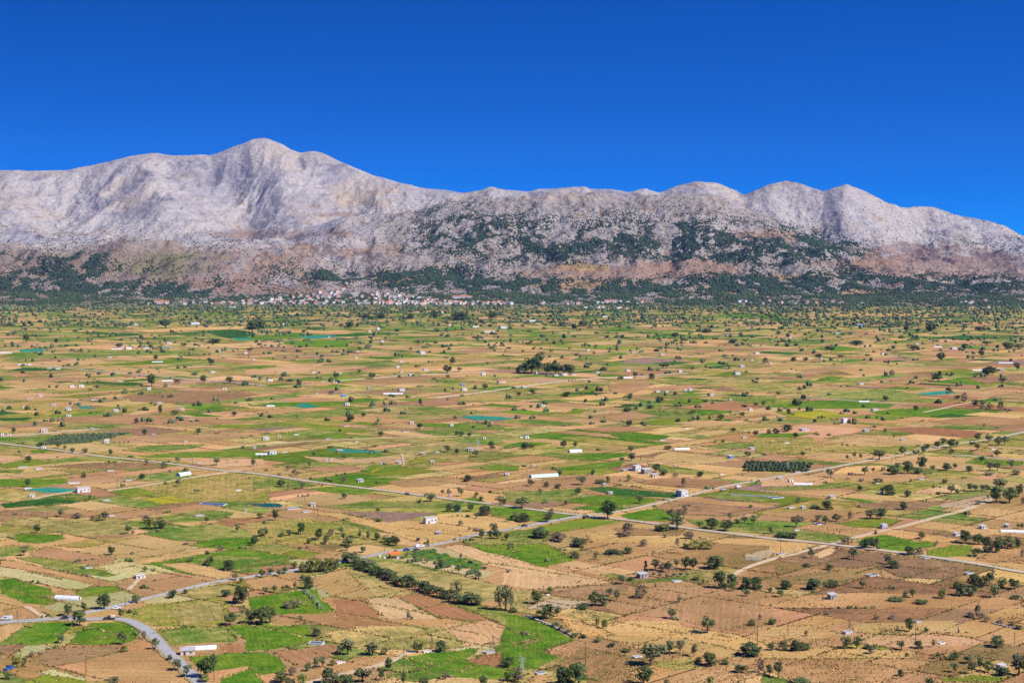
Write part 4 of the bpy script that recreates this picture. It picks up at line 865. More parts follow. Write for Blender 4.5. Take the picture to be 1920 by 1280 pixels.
# ------------------------------------------------------------------ vegetation that nobody could count
def blob_template(seed, rings=2):
    r = np.random.default_rng(seed)
    v = [(0, 0, 1.0)]
    n = 6
    for j, (rad, z) in enumerate(((0.38, 0.86), (0.52, 0.42), (0.40, 0.0))):
        for k in range(n):
            a = 2 * math.pi * (k + 0.5 * j) / n
            q = rad * r.uniform(0.72, 1.2)
            v.append((q * math.cos(a), q * math.sin(a), z * r.uniform(0.85, 1.1)))
    f = []
    for k in range(n): f.append((0, 1 + k, 1 + (k + 1) % n))
    for j in range(2):
        a0 = 1 + j * n; b0 = a0 + n
        for k in range(n):
            k2 = (k + 1) % n
            f.append((a0 + k, b0 + k, b0 + k2)) if j else f.append((a0 + k, b0 + (k - 0) % n, a0 + k2))
            f.append((a0 + k, b0 + k2, a0 + k2)) if j else f.append((a0 + k2, b0 + k, b0 + k2))
    return np.array(v), np.array(f)
BT = [blob_template(i) for i in range(6)]
def scatter(name, label, P, W, H, Ccol, mat, parent=None):
    """P (n,3) bases; each a small lumpy clump of its own"""
    n = len(P); vs, fs, cs = [], [], []
    off = 0
    which = RNG.integers(0, len(BT), n); rot = RNG.uniform(0, 6.28, n)
    for t in range(len(BT)):
        s = np.where(which == t)[0]
        if not len(s): continue
        V, Fc = BT[t]
        c, sn = np.cos(rot[s])[:, None], np.sin(rot[s])[:, None]
        x = (V[None, :, 0] * c - V[None, :, 1] * sn) * W[s][:, None] + P[s, 0][:, None]
        y = (V[None, :, 0] * sn + V[None, :, 1] * c) * W[s][:, None] + P[s, 1][:, None]
        z = V[None, :, 2] * H[s][:, None] + P[s, 2][:, None] - 0.1
        vs.append(np.stack([x, y, z], -1).reshape(-1, 3))
        fs.append((Fc[None] + (np.arange(len(s)) * len(V))[:, None, None] + off).reshape(-1))
        sh = RNG.uniform(0.8, 1.2, (len(s), len(V), 1))
        cs.append((Ccol[s][:, None, :] * sh).reshape(-1, 3))
        off += len(s) * len(V)
    o = big_mesh(name, np.concatenate(vs), np.concatenate(fs), 3, mat, [('col', 'POINT', np.concatenate(cs))], parent)
    if label: tag(o, label, kind='stuff')
    return o
# scrub and woods on the slopes
dens = np.zeros_like(TPX)
for (cx, cy, rx, ry, w) in [(1270, 435, 220, 26, 1.0), (1150, 468, 230, 26, .9), (960, 450, 150, 48, .55), (1400, 485, 130, 28, 1.1), (790, 519, 100, 20, 1.5), (900, 535, 130, 22, 1.3), (1050, 545, 200, 24, .85),
        (1300, 540, 230, 28, .95), (1500, 543, 170, 30, 1.0), (1720, 560, 280, 20, .85), (640, 558, 180, 8, .5), (1570, 470, 60, 20, 1.1), (130, 520, 130, 32, .8), (60, 545, 130, 24, .9), (180, 492, 90, 18, .7), (330, 548, 110, 14, .6),
        (620, 521, 50, 18, 1.0), (560, 505, 80, 22, .35), (880, 430, 130, 50, .5), (1610, 505, 40, 30, .7), (1200, 398, 160, 16, .2), (1700, 520, 120, 14, .8), (1850, 530, 120, 14, 1.0), (60, 480, 120, 10, .4), (700, 565, 320, 5, 1.0),
        (1500, 568, 500, 6, .7), (150, 568, 200, 6, .6), (200, 530, 230, 34, .42), (430, 540, 120, 18, .28), (1300, 470, 60, 30, .9), (1480, 455, 90, 22, .9)]:
    dens += w * blob(cx, cy, rx, ry, 3.0)
patch = sstep(-0.22, 0.30, 0.65 * fbm(TX / 130, TY / 170, 3, 201) + 0.65 * fbm(TX / 50, TY / 70, 3, 205) - 0.10 * ridged(TX / 55, TY / 75, 4, 51) + 0.16)
sparse = 0.09 * sstep(395, 460, TPY) + 0.05 * sstep(345, 380, TPY) * sstep(1100, 1300, TPX) + 0.02 * sstep(350, 400, TPY) * (TPX > 860)
dens = dens * (0.07 + 0.93 * patch) + sparse * (0.4 + 1.2 * sstep(0, .4, fbm(TX / 90, TY / 90, 3, 211)))
dens *= (TPX > -60) & (TPX < 1980) & (DD < 8400) & (DD > 5000)
earthm = np.zeros_like(TPX)
for (cx, cy, rx, ry) in [(1150, 510, 150, 14), (1310, 503, 90, 14), (1440, 441, 50, 8), (1770, 492, 190, 26), (1100, 532, 60, 8), (1620, 548, 40, 6)]: earthm = np.maximum(earthm, blob(cx, cy, rx, ry, 3))
dens *= 1 - 0.8 * earthm
cellw = DD / F * 2.0
cellh = np.gradient(ROWD)[:, None] * np.ones_like(TPX)
lam = dens * cellw * cellh / 21.0
cnt = RNG.poisson(np.clip(lam, 0, 6))
ri, ci = np.nonzero(cnt); rep = cnt[ri, ci]; ri = np.repeat(ri, rep); ci = np.repeat(ci, rep)
pxs = XS[ci] + RNG.uniform(-1, 1, len(ci)); ds = ROWD[ri] + RNG.uniform(-.5, .5, len(ri)) * np.gradient(ROWD)[ri]
ds = np.clip(ds, 4960, 10000)
x, y, z = terr(np.clip(pxs, XS[0], XS[-1]), ds)
loc = dens[ri, ci]
W = RNG.uniform(2.2, 5.6, len(x)) * (0.8 + 0.65 * np.clip(loc, 0, 1.3)) * np.where(ds < 5600, 1.1, 1.0) ; Hh = W * RNG.uniform(.6, .95, len(x))
cc = np.array([0.034, 0.054, 0.027]) * RNG.uniform(.7, 1.5, (len(x), 1)) * (1 + np.array([.25, .05, -.1]) * RNG.uniform(-1, 1, (len(x), 1)))
lowg = (ds < 5300)[:, None]
cc = np.where(lowg, cc * np.array([1.35, 1.25, 1.05]), cc)
NB = len(x)
scatter('mountain_scrub', 'dark green woods and scrub dotted over the rocky slopes', np.stack([x, y, z - .3], -1), W, Hh, cc, M['stuffleaf'])

# trees and bushes of the far plain, in clumps along the field edges
pts = []
def far_sample(n, y0, y1, pw, clump, spread):
    for _ in range(n):
        Y = y0 + (y1 - y0) * rf.random() ** pw; X = rf.uniform(-40, 1960)
        if Y > 650 and rf.random() < 0.35: pass
        for _ in range(rf.randint(1, clump)):
            pts.append((X + rf.gauss(0, spread), Y + rf.gauss(0, spread * .10), Y))
far_sample(760, 569, 586, 1.0, 7, 16)
far_sample(760, 575, 612, 1.1, 5, 16)
far_sample(330, 590, 660, 1.1, 4, 11)
far_sample(120, 640, 800, 1.0, 2, 6)
far_sample(340, 600, 800, 1.3, 1, 4)
for _ in range(420):
    X = rf.gauss(1700, 240); Y = 586 + abs(rf.gauss(0, 28))
    if X < 1970: pts.append((X, Y, Y))
for _ in range(1700):          # bushes strung along the field borders
    a, b = EDGES[rf.randrange(len(EDGES))]
    if not 750 < a[1] < 3600 or abs(a[0]) > a[1] * .36: continue
    if rf.random() > .8: continue
    t0, k = rf.random(), rf.randint(1, 5)
    for j in range(k):
        q = a + (b - a) * min(1, t0 + j * .06 + rf.uniform(-.02, .02))
        SMALL.append((q[0] + rf.gauss(0, .5), q[1] + rf.gauss(0, .5), rf.uniform(1.2, 3.6), rf.uniform(.8, 2.6), rf.choice('bbkodryo')))
P = []
for X, Y, _ in pts:
    if Y < 568: continue
    g = ground(X, Y)
    P.append((g[0], g[1], 0.0))
P = np.array(P); n = len(P)
W = RNG.uniform(3.4, 9.5, n) * np.interp(P[:, 1], [1500, 3500, 5000], [.75, .95, 1.15]); Hh = W * RNG.uniform(.55, 1.0, n)
cc = np.array([0.085, 0.108, 0.045]) * RNG.uniform(.6, 1.6, (n, 1)) * (1 + np.array([.4, .05, -.1]) * RNG.uniform(-1, 1, (n, 1)))
hid = P[:, 1] > 4930
P[hid, 2] = 2.0
# three lobes for each, so that none is a ball
P3 = np.concatenate([P, P + np.c_[RNG.normal(0, .33, (n, 2)) * W[:, None], np.zeros(n)], P + np.c_[RNG.normal(0, .33, (n, 2)) * W[:, None], np.zeros(n)]])
W3 = np.concatenate([W * .8, W * .6, W * .55]); H3 = np.concatenate([Hh, Hh * .8, Hh * .65]); C3 = np.concatenate([cc, cc * 1.15, cc * .9])
scatter('distant_trees', 'small dark trees and bushes speckling the far plain', P3, W3, H3, C3, M['stuffleaf'])

q = np.array([a[:4] for a in SMALL]); n = len(q); kc = np.array([LEAFC[a[4]] for a in SMALL])
Pq = np.c_[q[:, :2], np.zeros(n)]
P3, W3, H3, C3 = [], [], [], []
for k in range(5):
    P3.append(Pq + np.c_[RNG.normal(0, .22, (n, 2)) * q[:, 2:3], RNG.uniform(0, .3, n) * q[:, 3]]); W3.append(q[:, 2] * RNG.uniform(.3, .6, n)); H3.append(q[:, 3] * RNG.uniform(.4, .75, n)); C3.append(kc * RNG.uniform(.75, 1.3, (n, 1)))
scatter('small_shrubs', 'small low shrubs and dry bushes scattered between the fields', np.concatenate(P3), np.concatenate(W3), np.concatenate(H3), np.concatenate(C3), M['stuffleaf'])

# weeds and stubble: tufts on the near fields and thick along every border
def tufts(name, label, XY, hgt, col):
    n = len(XY)
    a = RNG.uniform(0, math.pi, n); w = hgt * RNG.uniform(.5, 1.1, n)
    dx, dy = np.cos(a) * w, np.sin(a) * w
    lean = RNG.normal(0, .6, (n, 2)) * hgt[:, None]
    z0 = np.zeros(n) - 0.05
    v = np.stack([np.stack([XY[:, 0] - dx, XY[:, 1] - dy, z0], -1), np.stack([XY[:, 0] + dx, XY[:, 1] + dy, z0], -1),
                  np.stack([XY[:, 0] + dx * .7 + lean[:, 0], XY[:, 1] + dy * .7 + lean[:, 1], z0 + hgt + .18], -1), np.stack([XY[:, 0] - dx * .7 + lean[:, 0], XY[:, 1] - dy * .7 + lean[:, 1], z0 + hgt * .85 + .18], -1)], 1).reshape(-1, 3)
    v2 = v.copy().reshape(n, 4, 3)          # a second blade across the first
    cx = v2[:, :, :2] - XY[:, None, :]
    v2[:, :, 0] = XY[:, None, 0] - cx[:, :, 1]; v2[:, :, 1] = XY[:, None, 1] + cx[:, :, 0]
    V = np.concatenate([v, v2.reshape(-1, 3)])
    cols = np.repeat(np.concatenate([col, col]), 4, axis=0)
    o = big_mesh(name, V, np.arange(len(V)), 4, M['weed'], [('col', 'POINT', cols)])
    tag(o, label, kind='stuff')
wc = [alb(196, 162, 104), alb(170, 150, 88), alb(146, 146, 78), alb(208, 176, 116), alb(150, 122, 84), alb(116, 126, 62)]
XY, HH, CCc = [], [], []
for a, b in EDGES:
    L = float(np.hypot(*(b - a)))
    d = (a[1] + b[1]) / 2
    if d > 2300 or d < 600: continue
    if abs((a[0] + b[0]) / 2) > d * .36: continue
    dn = 0.75 if d < 1100 else 0.5 if d < 1600 else 0.22
    m = RNG.poisson(L * dn * rf.choice([.1, .5, 1.1, 2.0]))
    if m == 0: continue
    t = RNG.random(m); sp = RNG.normal(0, .6, (m, 2))
    XY.append(a + (b - a) * t[:, None] + sp)
    c0 = np.array(rf.choice(wc)); CCc.append(c0 * RNG.uniform(.7, 1.2, (m, 1)))
    HH.append(RNG.uniform(.12, .6, m))
tufts('border_weeds', 'tall dry weeds along the field borders', np.concatenate(XY), np.concatenate(HH), np.concatenate(CCc))
def inside(poly, q):
    P = np.array(poly); x, y = q[:, 0], q[:, 1]; r = np.zeros(len(q), bool); j = len(P) - 1
    for i in range(len(P)):
        c = ((P[i, 1] > y) != (P[j, 1] > y)) & (x < (P[j, 0] - P[i, 0]) * (y - P[i, 1]) / (P[j, 1] - P[i, 1] + 1e-12) + P[i, 0])
        r ^= c; j = i
    return r
XY, HH, CCc = [], [], []
for code, out, d in FIELD_WORLD:
    if d > 1500 or code in ('tl', 'dt', 'gr'): continue
    o = np.array(out); lo, hi = o.min(0), o.max(0); A = np.prod(hi - lo)
    dn = {'gb': .10, 'gd': .10, 'gm': .12, 'gy': .12, 'yl': .1, 'go': .09, 'wd': .14, 'dr': .07, 'gl': .05, 'gx': .05, 'bg': .04}.get(code, .015) * (1 if d < 1100 else .5)
    m = int(A * dn)
    q = lo + (hi - lo) * RNG.random((m, 2)); q = q[inside(out, q)]
    if not len(q): continue
    keep = fbm(q[:, 0] / 18, q[:, 1] / 18, 3, 301) + RNG.normal(0, .12, len(q)) > 0.02
    q = q[keep]
    a, b, _, _ = PAL[code]
    c0 = np.array(alb(*(a if code not in ('dr', 'wd') else (176, 138, 84))))
    CCc.append(c0 * RNG.uniform(.8, 1.2, (len(q), 1))); XY.append(q); HH.append(RNG.uniform(.08, .32, len(q)))
tufts('crop_tufts', 'leafy tufts and dry stubble standing in the fields', np.concatenate(XY), np.concatenate(HH), np.concatenate(CCc))
# patches of weeds among the scattered plots of the dry lower right
XY, HH, CCc = [], [], []
for _ in range(520):
    X, Y = rf.uniform(620, 1960), 1290 - 300 * rf.random() ** 1.2
    if X < 1000 and Y < 1180: continue
    c = np.array(ground(X, Y)); m = rf.randint(8, 60); s = rf.uniform(1.5, 7)
    ang = math.radians(rf.choice([-38, 46])); g = RNG.normal(0, 1, (m, 2)) * np.array([s * 2.2, s * .7])
    XY.append(c + np.stack([g[:, 0] * math.cos(ang) - g[:, 1] * math.sin(ang), g[:, 0] * math.sin(ang) + g[:, 1] * math.cos(ang)], 1))
    CCc.append(np.array(rf.choice(wc)) * RNG.uniform(.7, 1.1, (m, 1))); HH.append(RNG.uniform(.1, .42, m))
tufts('weed_patches', 'patches of dry weeds on the brown plots at lower right', np.concatenate(XY), np.concatenate(HH), np.concatenate(CCc))
# orchard blocks: little trees in rows
def orchard(label, corners, nr_, nc_, w, h, k0):
    A, B, Cq, D = [np.array(ground(*c)) for c in corners]
    P = []
    for i in range(nr_):
        for j in range(nc_):
            u, v = (j + .5) / nc_, (i + .5) / nr_
            q = (A * (1 - u) + B * u) * (1 - v) + (D * (1 - u) + Cq * u) * v
            if rf.random() < .06: continue
            P.append((q[0] + rf.gauss(0, .4), q[1] + rf.gauss(0, .4), 0))
    P = np.array(P); n = len(P); W = w * RNG.uniform(.75, 1.2, n); Hh = h * RNG.uniform(.75, 1.2, n)
    cc = np.array(k0) * RNG.uniform(.7, 1.3, (n, 1))
    scatter('orchard', label, np.concatenate([P, P + np.c_[RNG.normal(0, .3, (n, 2)) * w, np.zeros(n)]]), np.concatenate([W, W * .7]), np.concatenate([Hh, Hh * .75]), np.concatenate([cc, cc * 1.2]), M['stuffleaf'])
orchard('young olive orchard planted in rows beside the long pale road', [(64, 836), (168, 829), (248, 812), (112, 815)], 9, 24, 2.8, 2.1, (.075, .095, .05))
orchard('dense dark orchard block right of the blue and white house', [(1392, 884), (1515, 886), (1522, 870), (1400, 866)], 6, 17, 3.6, 3.0, (.045, .065, .028))
orchard('rows of young crop trees in the irrigated green plot', [(577, 1108), (608, 1143), (603, 1146), (570, 1108)], 3, 12, 1.6, 1.8, (.14, .19, .08))
orchard('rows of bushy vines behind the market stall', [(765, 1039), (800, 1029), (905, 1064), (870, 1070)], 4, 22, 3.2, 1.9, (.05, .12, .025))
orchard('rows of saplings on the pale plot below the market stall', [(735, 1049), (765, 1047), (925, 1078), (905, 1084)], 3, 14, 2.2, 2.4, (.07, .10, .04))

# ================================================================== BUILT THINGS
LAND = []        # (photo x, photo y, phrase) of things with a look of their own, to say where others stand
def place(tile, x, y):
    X, Y = tp(tile, x, y); p = ground(X, Y)
    return X, Y, p, mpp(p) / 4.0
ROT0 = math.radians(30)
def hut(tile, x, y, w, h, wall='white', roof='flat', label=None, land=None, rot=None, nwin=1, door='door', ratio=0.65):
    if label is None: w *= .85; h *= .8
    X, Y, p, s = place(tile, x, y)
    a = ROT0 + rf.uniform(-.06, .06) if rot is None else rot
    Wm, Hm = w * s, max(1.9, h * s * 0.92)
    fw = Wm / (math.cos(a) + ratio * abs(math.sin(a))); fd = fw * ratio
    # base centre a little behind the lowest corner
    o = empty('hut', (p[0], p[1] + fd * .5, 0.0), a)
    x0, x1, y0, y1 = -fw / 2, fw / 2, -fd / 2, fd / 2
    t = 0.0
    if roof == 'gable':
        r = fd * .22
        MB().prism([(y0, 0 - .1), (y1, -.1), (y1, Hm - r), (0, Hm), (y0, Hm - r)], x0, x1)
        mb = MB(); mb.v = []; n = MB().prism([(y0, -.1), (y1, -.1), (y1, Hm - r), (0, Hm), (y0, Hm - r)], x0, x1)
        mb.add([(q[1], q[0], q[2]) for q in n.v], n.f); mb.obj('wall', M[wall], o)
        e = .25
        m2 = MB(); sl_ = r / (fd / 2)
        for sg in (-1, 1):
            m2.add([(x0 - e, 0, Hm + .03), (x1 + e, 0, Hm + .03), (x1 + e, sg * (fd / 2 + e), Hm - r - e * sl_ + .03), (x0 - e, sg * (fd / 2 + e), Hm - r - e * sl_ + .03),
                    (x0 - e, 0, Hm + .18), (x1 + e, 0, Hm + .18), (x1 + e, sg * (fd / 2 + e), Hm - r - e * sl_ + .18), (x0 - e, sg * (fd / 2 + e), Hm - r - e * sl_ + .18)],
                   [(0, 1, 2, 3), (4, 5, 6, 7), (0, 1, 5, 4), (1, 2, 6, 5), (2, 3, 7, 6), (3, 0, 4, 7)])
        m2.obj('roof', M['tile'], o)
        Hw = Hm - r
    elif roof == 'shed':
        mb = MB(); n = MB().prism([(y0, -.1), (y1, -.1), (y1, Hm), (y0, Hm * .8)], x0, x1)
        mb.add([(q[1], q[0], q[2]) for q in n.v], n.f); mb.obj('wall', M[wall], o)
        e = .3; sl_ = Hm * .2 / fd
        MB().add([(x0 - e, y0 - e, Hm * .8 - e * sl_ + .02), (x1 + e, y0 - e, Hm * .8 - e * sl_ + .02), (x1 + e, y1 + e, Hm + e * sl_ + .02), (x0 - e, y1 + e, Hm + e * sl_ + .02),
                  (x0 - e, y0 - e, Hm * .8 - e * sl_ + .14), (x1 + e, y0 - e, Hm * .8 - e * sl_ + .14), (x1 + e, y1 + e, Hm + e * sl_ + .14), (x0 - e, y1 + e, Hm + e * sl_ + .14)],
                 [(3, 2, 1, 0), (4, 5, 6, 7), (0, 1, 5, 4), (1, 2, 6, 5), (2, 3, 7, 6), (3, 0, 4, 7)]).obj('roof', M['tin'], o)
        Hw = Hm * .8
    else:
        MB().box(x0, x1, y0, y1, -.1, Hm - .15).obj('wall', M[wall], o)
        MB().box(x0 - .15, x1 + .15, y0 - .15, y1 + .15, Hm - .15, Hm + .06).obj('roof', M['roofflat'], o)
        Hw = Hm - .15
    dw = min(.95, fw * .3); dh = min(1.95, Hw * .82)
    big = w > 40
    dx = -fw * .22 if big else 0
    MB().box(dx - dw / 2, dx + dw / 2, y0 - .05, y0 + .02, 0, dh).obj('door', M[door], o)
    if big:
        ww = min(.9, fw * .2); wh = min(.9, Hw * .35)
        for q in range(nwin):
            cx = fw * (.2 if nwin == 1 else .05 + .32 * q)
            wn = MB().box(cx - ww / 2, cx + ww / 2, y0 - .04, y0 + .02, Hw * .42, Hw * .42 + wh).obj('window', M['glass'], o)
            fr = MB(); zb = Hw * .42
            fr.box(cx - ww / 2 - .08, cx + ww / 2 + .08, y0 - .07, y0, zb - .1, zb - .002); fr.box(cx - ww / 2 - .08, cx + ww / 2 + .08, y0 - .07, y0, zb + wh + .002, zb + wh + .1)
            fr.obj('frame', M['whitesteel'], wn)
        MB().box(x0 - .04, x0 + .02, -ww / 2, ww / 2, Hw * .42, Hw * .42 + wh).obj('window', M['glass'], o)
    finish(o, 'hut', label, land, dict(flat='flat-roofed', gable='red-tiled', shed='tin-roofed')[roof] + ' ' + dict(white='white', stone='grey', cream='cream', blue='blue', pinkw='pink')[wall] + ' hut', X, Y, Wm, 'farm huts scattered over the plain')
    return o
def finish(o, cat, label, land, desc, X, Y, size, group):
    o['category'] = cat; o['group'] = group
    if label:
        o['label'] = label; LAND.append((X, Y, land or ('the ' + label)))
    else:
        sz = 'tiny' if size < 3.6 else 'small' if size < 7 else 'medium-sized' if size < 13 else 'long'
        AUTO.append((o, sz + ' ' + desc, X, Y))
def tank(tile, x, y, w, h, mat='concrete', water='water', label=None, land=None, rot=None, ratio=.55):
    X, Y, p, s = place(tile, x, y)
    a = ROT0 if rot is None else rot
    Wm = w * s; fw = Wm / (math.cos(a) + ratio * abs(math.sin(a))); fd = fw * ratio
    Hm = min(1.6, max(.7, h * s * .42))
    o = empty('water_tank', (p[0], p[1] + fd * .4, 0), a)
    t = min(.35, fw * .08)
    x0, x1, y0, y1 = -fw / 2, fw / 2, -fd / 2, fd / 2
    mb = MB()
    mb.box(x0, x1, y0, y0 + t, -.1, Hm); mb.box(x0, x1, y1 - t, y1, -.1, Hm); mb.box(x0, x0 + t, y0 + t, y1 - t, -.1, Hm); mb.box(x1 - t, x1, y0 + t, y1 - t, -.1, Hm)
    mb.obj('wall', M[mat], o)
    MB().box(x0 + t, x1 - t, y0 + t, y1 - t, -.1, Hm * .72).obj('water', M[water], o)
    MB().box(x1 - fw * .18, x1 - fw * .10, y0 - .35, y0 - .002, 0, Hm * .6).obj('step', M['concrete'], o)
    finish(o, 'water tank', label, land, ('white' if mat == 'white' else 'grey') + ' open water tank', X, Y, Wm, 'irrigation tanks')
    return o
def tunnel(tile, x, y, w, h, mat='plastic', label=None, land=None, rot=None, length=None, open_end=True):
    """half-round sheet on hoops; x,y is the middle of the near long edge"""
    X, Y, p, s = place(tile, x, y)
    a = math.radians(8) if rot is None else rot
    Lm = length or w * s / max(.3, math.cos(a)); R = max(1.7, min(3.4, h * s * .55))
    o = empty('polytunnel', (p[0], p[1] + R, 0), a)
    prof = [(math.cos(t) * R, math.sin(t) * R * .95) for t in np.linspace(math.pi, 0, 13)]
    inn = [(q * .97, z * .97) for q, z in prof[::-1]]
    pr = MB().prism(prof + inn, -Lm / 2, Lm / 2)
    mb = MB(); mb.add([(q[1], q[0], q[2]) for q in pr.v], pr.f); mb.obj('cover', M[mat], o)
    n = max(3, int(Lm / 4))
    for k in range(n + 1):
        q = -Lm / 2 + Lm * k / n
        hp = MB(); hp.tube([(q, c * 1.012, z * 1.012) for c, z in prof], [.05] * len(prof), 4); hp.obj('hoop', M['steel'], o)
    for sg in (-1, 1):
        ew = MB(); m = len(prof); q = sg * (Lm / 2 - .12)
        ew.add([(q, c * .965, z * .965) for c, z in prof] + [(q + .04, c * .965, z * .965) for c, z in prof], [tuple(range(m)), tuple(range(2 * m - 1, m - 1, -1))])
        e = ew.obj('end_wall', M[mat], o)
        MB().box(q - .06 if sg < 0 else q + .042, q - .002 if sg < 0 else q + .10, -.6, .6, 0, min(2, R * .8)).obj('door', M['door'], e)
    finish(o, 'polytunnel', label, land, 'white plastic polytunnel', X, Y, Lm, 'polytunnels')
    return o
def pole(tile, x, y, top, label=None, wires=False):
    X, Y, p, s = place(tile, x, y); Hm = (y - top) * s
    Hm = min(max(Hm, 4), 11)
    o = empty('utility_pole', (p[0], p[1], 0), rf.uniform(-.5, .5))
    MB().tube([(0, 0, -.2), (0, 0, Hm * .6), (0, 0, Hm)], [.15, .13, .10], 7).obj('mast', M['wood'], o)
    c = MB().box(-.8, .8, -.06, .06, Hm - .75, Hm - .6).obj('crossarm', M['wood'], o)
    for q in (-.65, 0, .65):
        MB().tube([(q, 0, Hm - .598), (q, 0, Hm - .4)], [.05, .04], 6).obj('insulator', M['whitesteel'], c)
    o['category'] = 'pole'; o['group'] = 'utility poles'
    AUTO.append((o, ('tall' if Hm > 7 else 'short') + ' dark utility pole', X, Y))
def windpump(tile, x, y, top, sails=0, white=False, label=None, land=None, vane=True):
    X, Y, p, s = place(tile, x, y); Hm = min(max((y - top) * s, 4.0), 9)
    a = rf.uniform(-.6, .6)
    o = empty('wind_pump', (p[0], p[1], 0), a)
    mt_ = M['whitesteel'] if white else M['steel']
    b, tpw = Hm * .13, .12
    for sx in (-1, 1):
        for sy in (-1, 1):
            MB().tube([(sx * b, sy * b, -.1), (sx * tpw, sy * tpw, Hm * .93)], [.06, .05], 5).obj('leg', mt_, o)
    for k in range(4):
        z0_, z1_ = Hm * .93 * k / 4, Hm * .93 * (k + 1) / 4
        r0, r1 = b + (tpw - b) * k / 4, b + (tpw - b) * (k + 1) / 4
        m = MB()
        for (ux, uy) in ((1, 0), (0, 1), (-1, 0), (0, -1)):
            vx, vy = -uy, ux
            m.tube([(ux * r0 + vx * r0, uy * r0 + vy * r0, z0_), (ux * r1 - vx * r1, uy * r1 - vy * r1, z1_)], [.03, .03], 4)
            m.tube([(ux * r1 + vx * r1, uy * r1 + vy * r1, z1_), (ux * r1 - vx * r1, uy * r1 - vy * r1, z1_)], [.03, .03], 4)
        m.obj('brace', mt_, o)
    MB().tube([(0, .25, Hm * .95), (0, -.55, Hm * .95)], [.12, .10], 7).obj('hub', mt_, o)
    R = Hm * .28
    if sails or white:
        for k in range(8):
            t = k * math.pi / 4 + .2
            sp_ = MB().tube([(0, -.45, Hm * .95), (math.cos(t) * R, -.45, Hm * .95 + math.sin(t) * R)], [.035, .025], 4).obj('spoke', mt_, o)
            if sails and k % 2 == 0:
                t2 = t + .5
                MB().add([(math.cos(t) * R * .2, -.5, Hm * .95 + math.sin(t) * R * .2), (math.cos(t) * R, -.5, Hm * .95 + math.sin(t) * R), (math.cos(t2) * R * .8, -.44, Hm * .95 + math.sin(t2) * R * .8),
                          (math.cos(t) * R * .2, -.53, Hm * .95 + math.sin(t) * R * .2), (math.cos(t) * R, -.53, Hm * .95 + math.sin(t) * R), (math.cos(t2) * R * .8, -.47, Hm * .95 + math.sin(t2) * R * .8)],
                         [(0, 1, 2), (5, 4, 3), (0, 1, 4, 3), (1, 2, 5, 4), (2, 0, 3, 5)]).obj('sail', M['sail'], sp_)
    if vane:
        MB().add([(-.03, .3, Hm * .95), (-.03, 1.9, Hm * 1.03), (-.03, 1.9, Hm * .84), (.03, .3, Hm * .95), (.03, 1.9, Hm * 1.03), (.03, 1.9, Hm * .84)],
                 [(0, 1, 2), (5, 4, 3), (0, 1, 4, 3), (1, 2, 5, 4), (2, 0, 3, 5)]).obj('tail_vane', M['darksail'], o)
    finish(o, 'wind pump', label, land, ('white' if white else 'rusty') + ' lattice wind pump', X, Y, 4, 'wind pumps')
def car(tile, x, y, length, paint, label, rot, kind='car', land=None, z=.41, load=False):
    X, Y = tp(tile, x, y); p = ground(X, Y)
    o = empty(dict(car='parked_car', pickup='pickup_truck', van='van')[kind], (p[0], p[1], z), rot)
    L = length; k = L / 4.2; w = .86
    P = dict(car=[(-2.1, .35), (2.1, .35), (2.12, .72), (1.95, .88), (1.05, .95), (.45, 1.42), (-1.1, 1.44), (-1.75, .98), (-2.1, .92)],
             van=[(-2.3, .35), (2.3, .35), (2.32, .95), (1.9, 1.15), (1.35, 1.85), (-2.25, 1.92), (-2.32, .9)],
             pickup=[(-2.45, .42), (2.45, .42), (2.46, .85), (2.25, 1.02), (1.3, 1.08), (.75, 1.68), (-.45, 1.7), (-.62, 1.08), (-2.46, 1.02)])[kind]
    P = [(a * k, b) for a, b in P]
    MB().prism(P, -w, w).obj('body', M['paint_' + paint], o)
    zt = max(b for a, b in P); g = dict(car=(-1.35, .8, .98, 1.36), van=(-.2, 1.45, 1.2, 1.72), pickup=(-.35, .85, 1.12, 1.6))[kind]
    for sg in (-1, 1):
        MB().box(g[0] * k, (g[1] - .45) * k, sg * w if sg > 0 else -w - .02, w + .02 if sg > 0 else -w, g[2], g[3]).obj('window', M['glass'], o)
    fx = dict(car=(.98, .5), van=(1.83, 1.40), pickup=(1.26, .80))[kind]; fz = dict(car=(.99, 1.38), van=(1.2, 1.78), pickup=(1.13, 1.62))[kind]
    MB().add([(fx[0] * k + .03, -.7, fz[0]), (fx[0] * k + .03, .7, fz[0]), (fx[1] * k + .03, .65, fz[1]), (fx[1] * k + .03, -.65, fz[1]), (fx[0] * k - .1, -.7, fz[0]), (fx[0] * k - .1, .7, fz[0]), (fx[1] * k - .1, .65, fz[1]), (fx[1] * k - .1, -.65, fz[1])],
             [(0, 1, 2, 3), (7, 6, 5, 4), (0, 1, 5, 4), (1, 2, 6, 5), (2, 3, 7, 6), (3, 0, 4, 7)]).obj('windscreen', M['glass'], o)
    for wx in (-1.3 * k, 1.35 * k):
        for sg in (-1, 1):
            wh = MB().tube([(wx, sg * (w + .03), .33), (wx, sg * (w - .2), .33)], [.33, .33], 12).obj('wheel', M['tyre'], o)
            MB().tube([(wx, sg * (w + .05), .33), (wx, sg * (w + .032), .33)], [.19, .19], 10).obj('rim', M['paint_silver'], wh)
    for sg in (-1, 1):
        MB().box(P[2][0] - .06, P[2][0] + .02, sg * .62 - .14, sg * .62 + .14, .62, .76).obj('headlight', M['whitesteel'], o)
    if load:
        MB().box(-2.3 * k, -.75 * k, -.72, .72, 1.1, 1.95).obj('load', M['white'], o)
    o['category'] = 'van' if kind == 'van' else 'car'; o['label'] = label; o['group'] = 'vehicles on the farm roads'
    LAND.append((X, Y, land or ('the ' + label)))

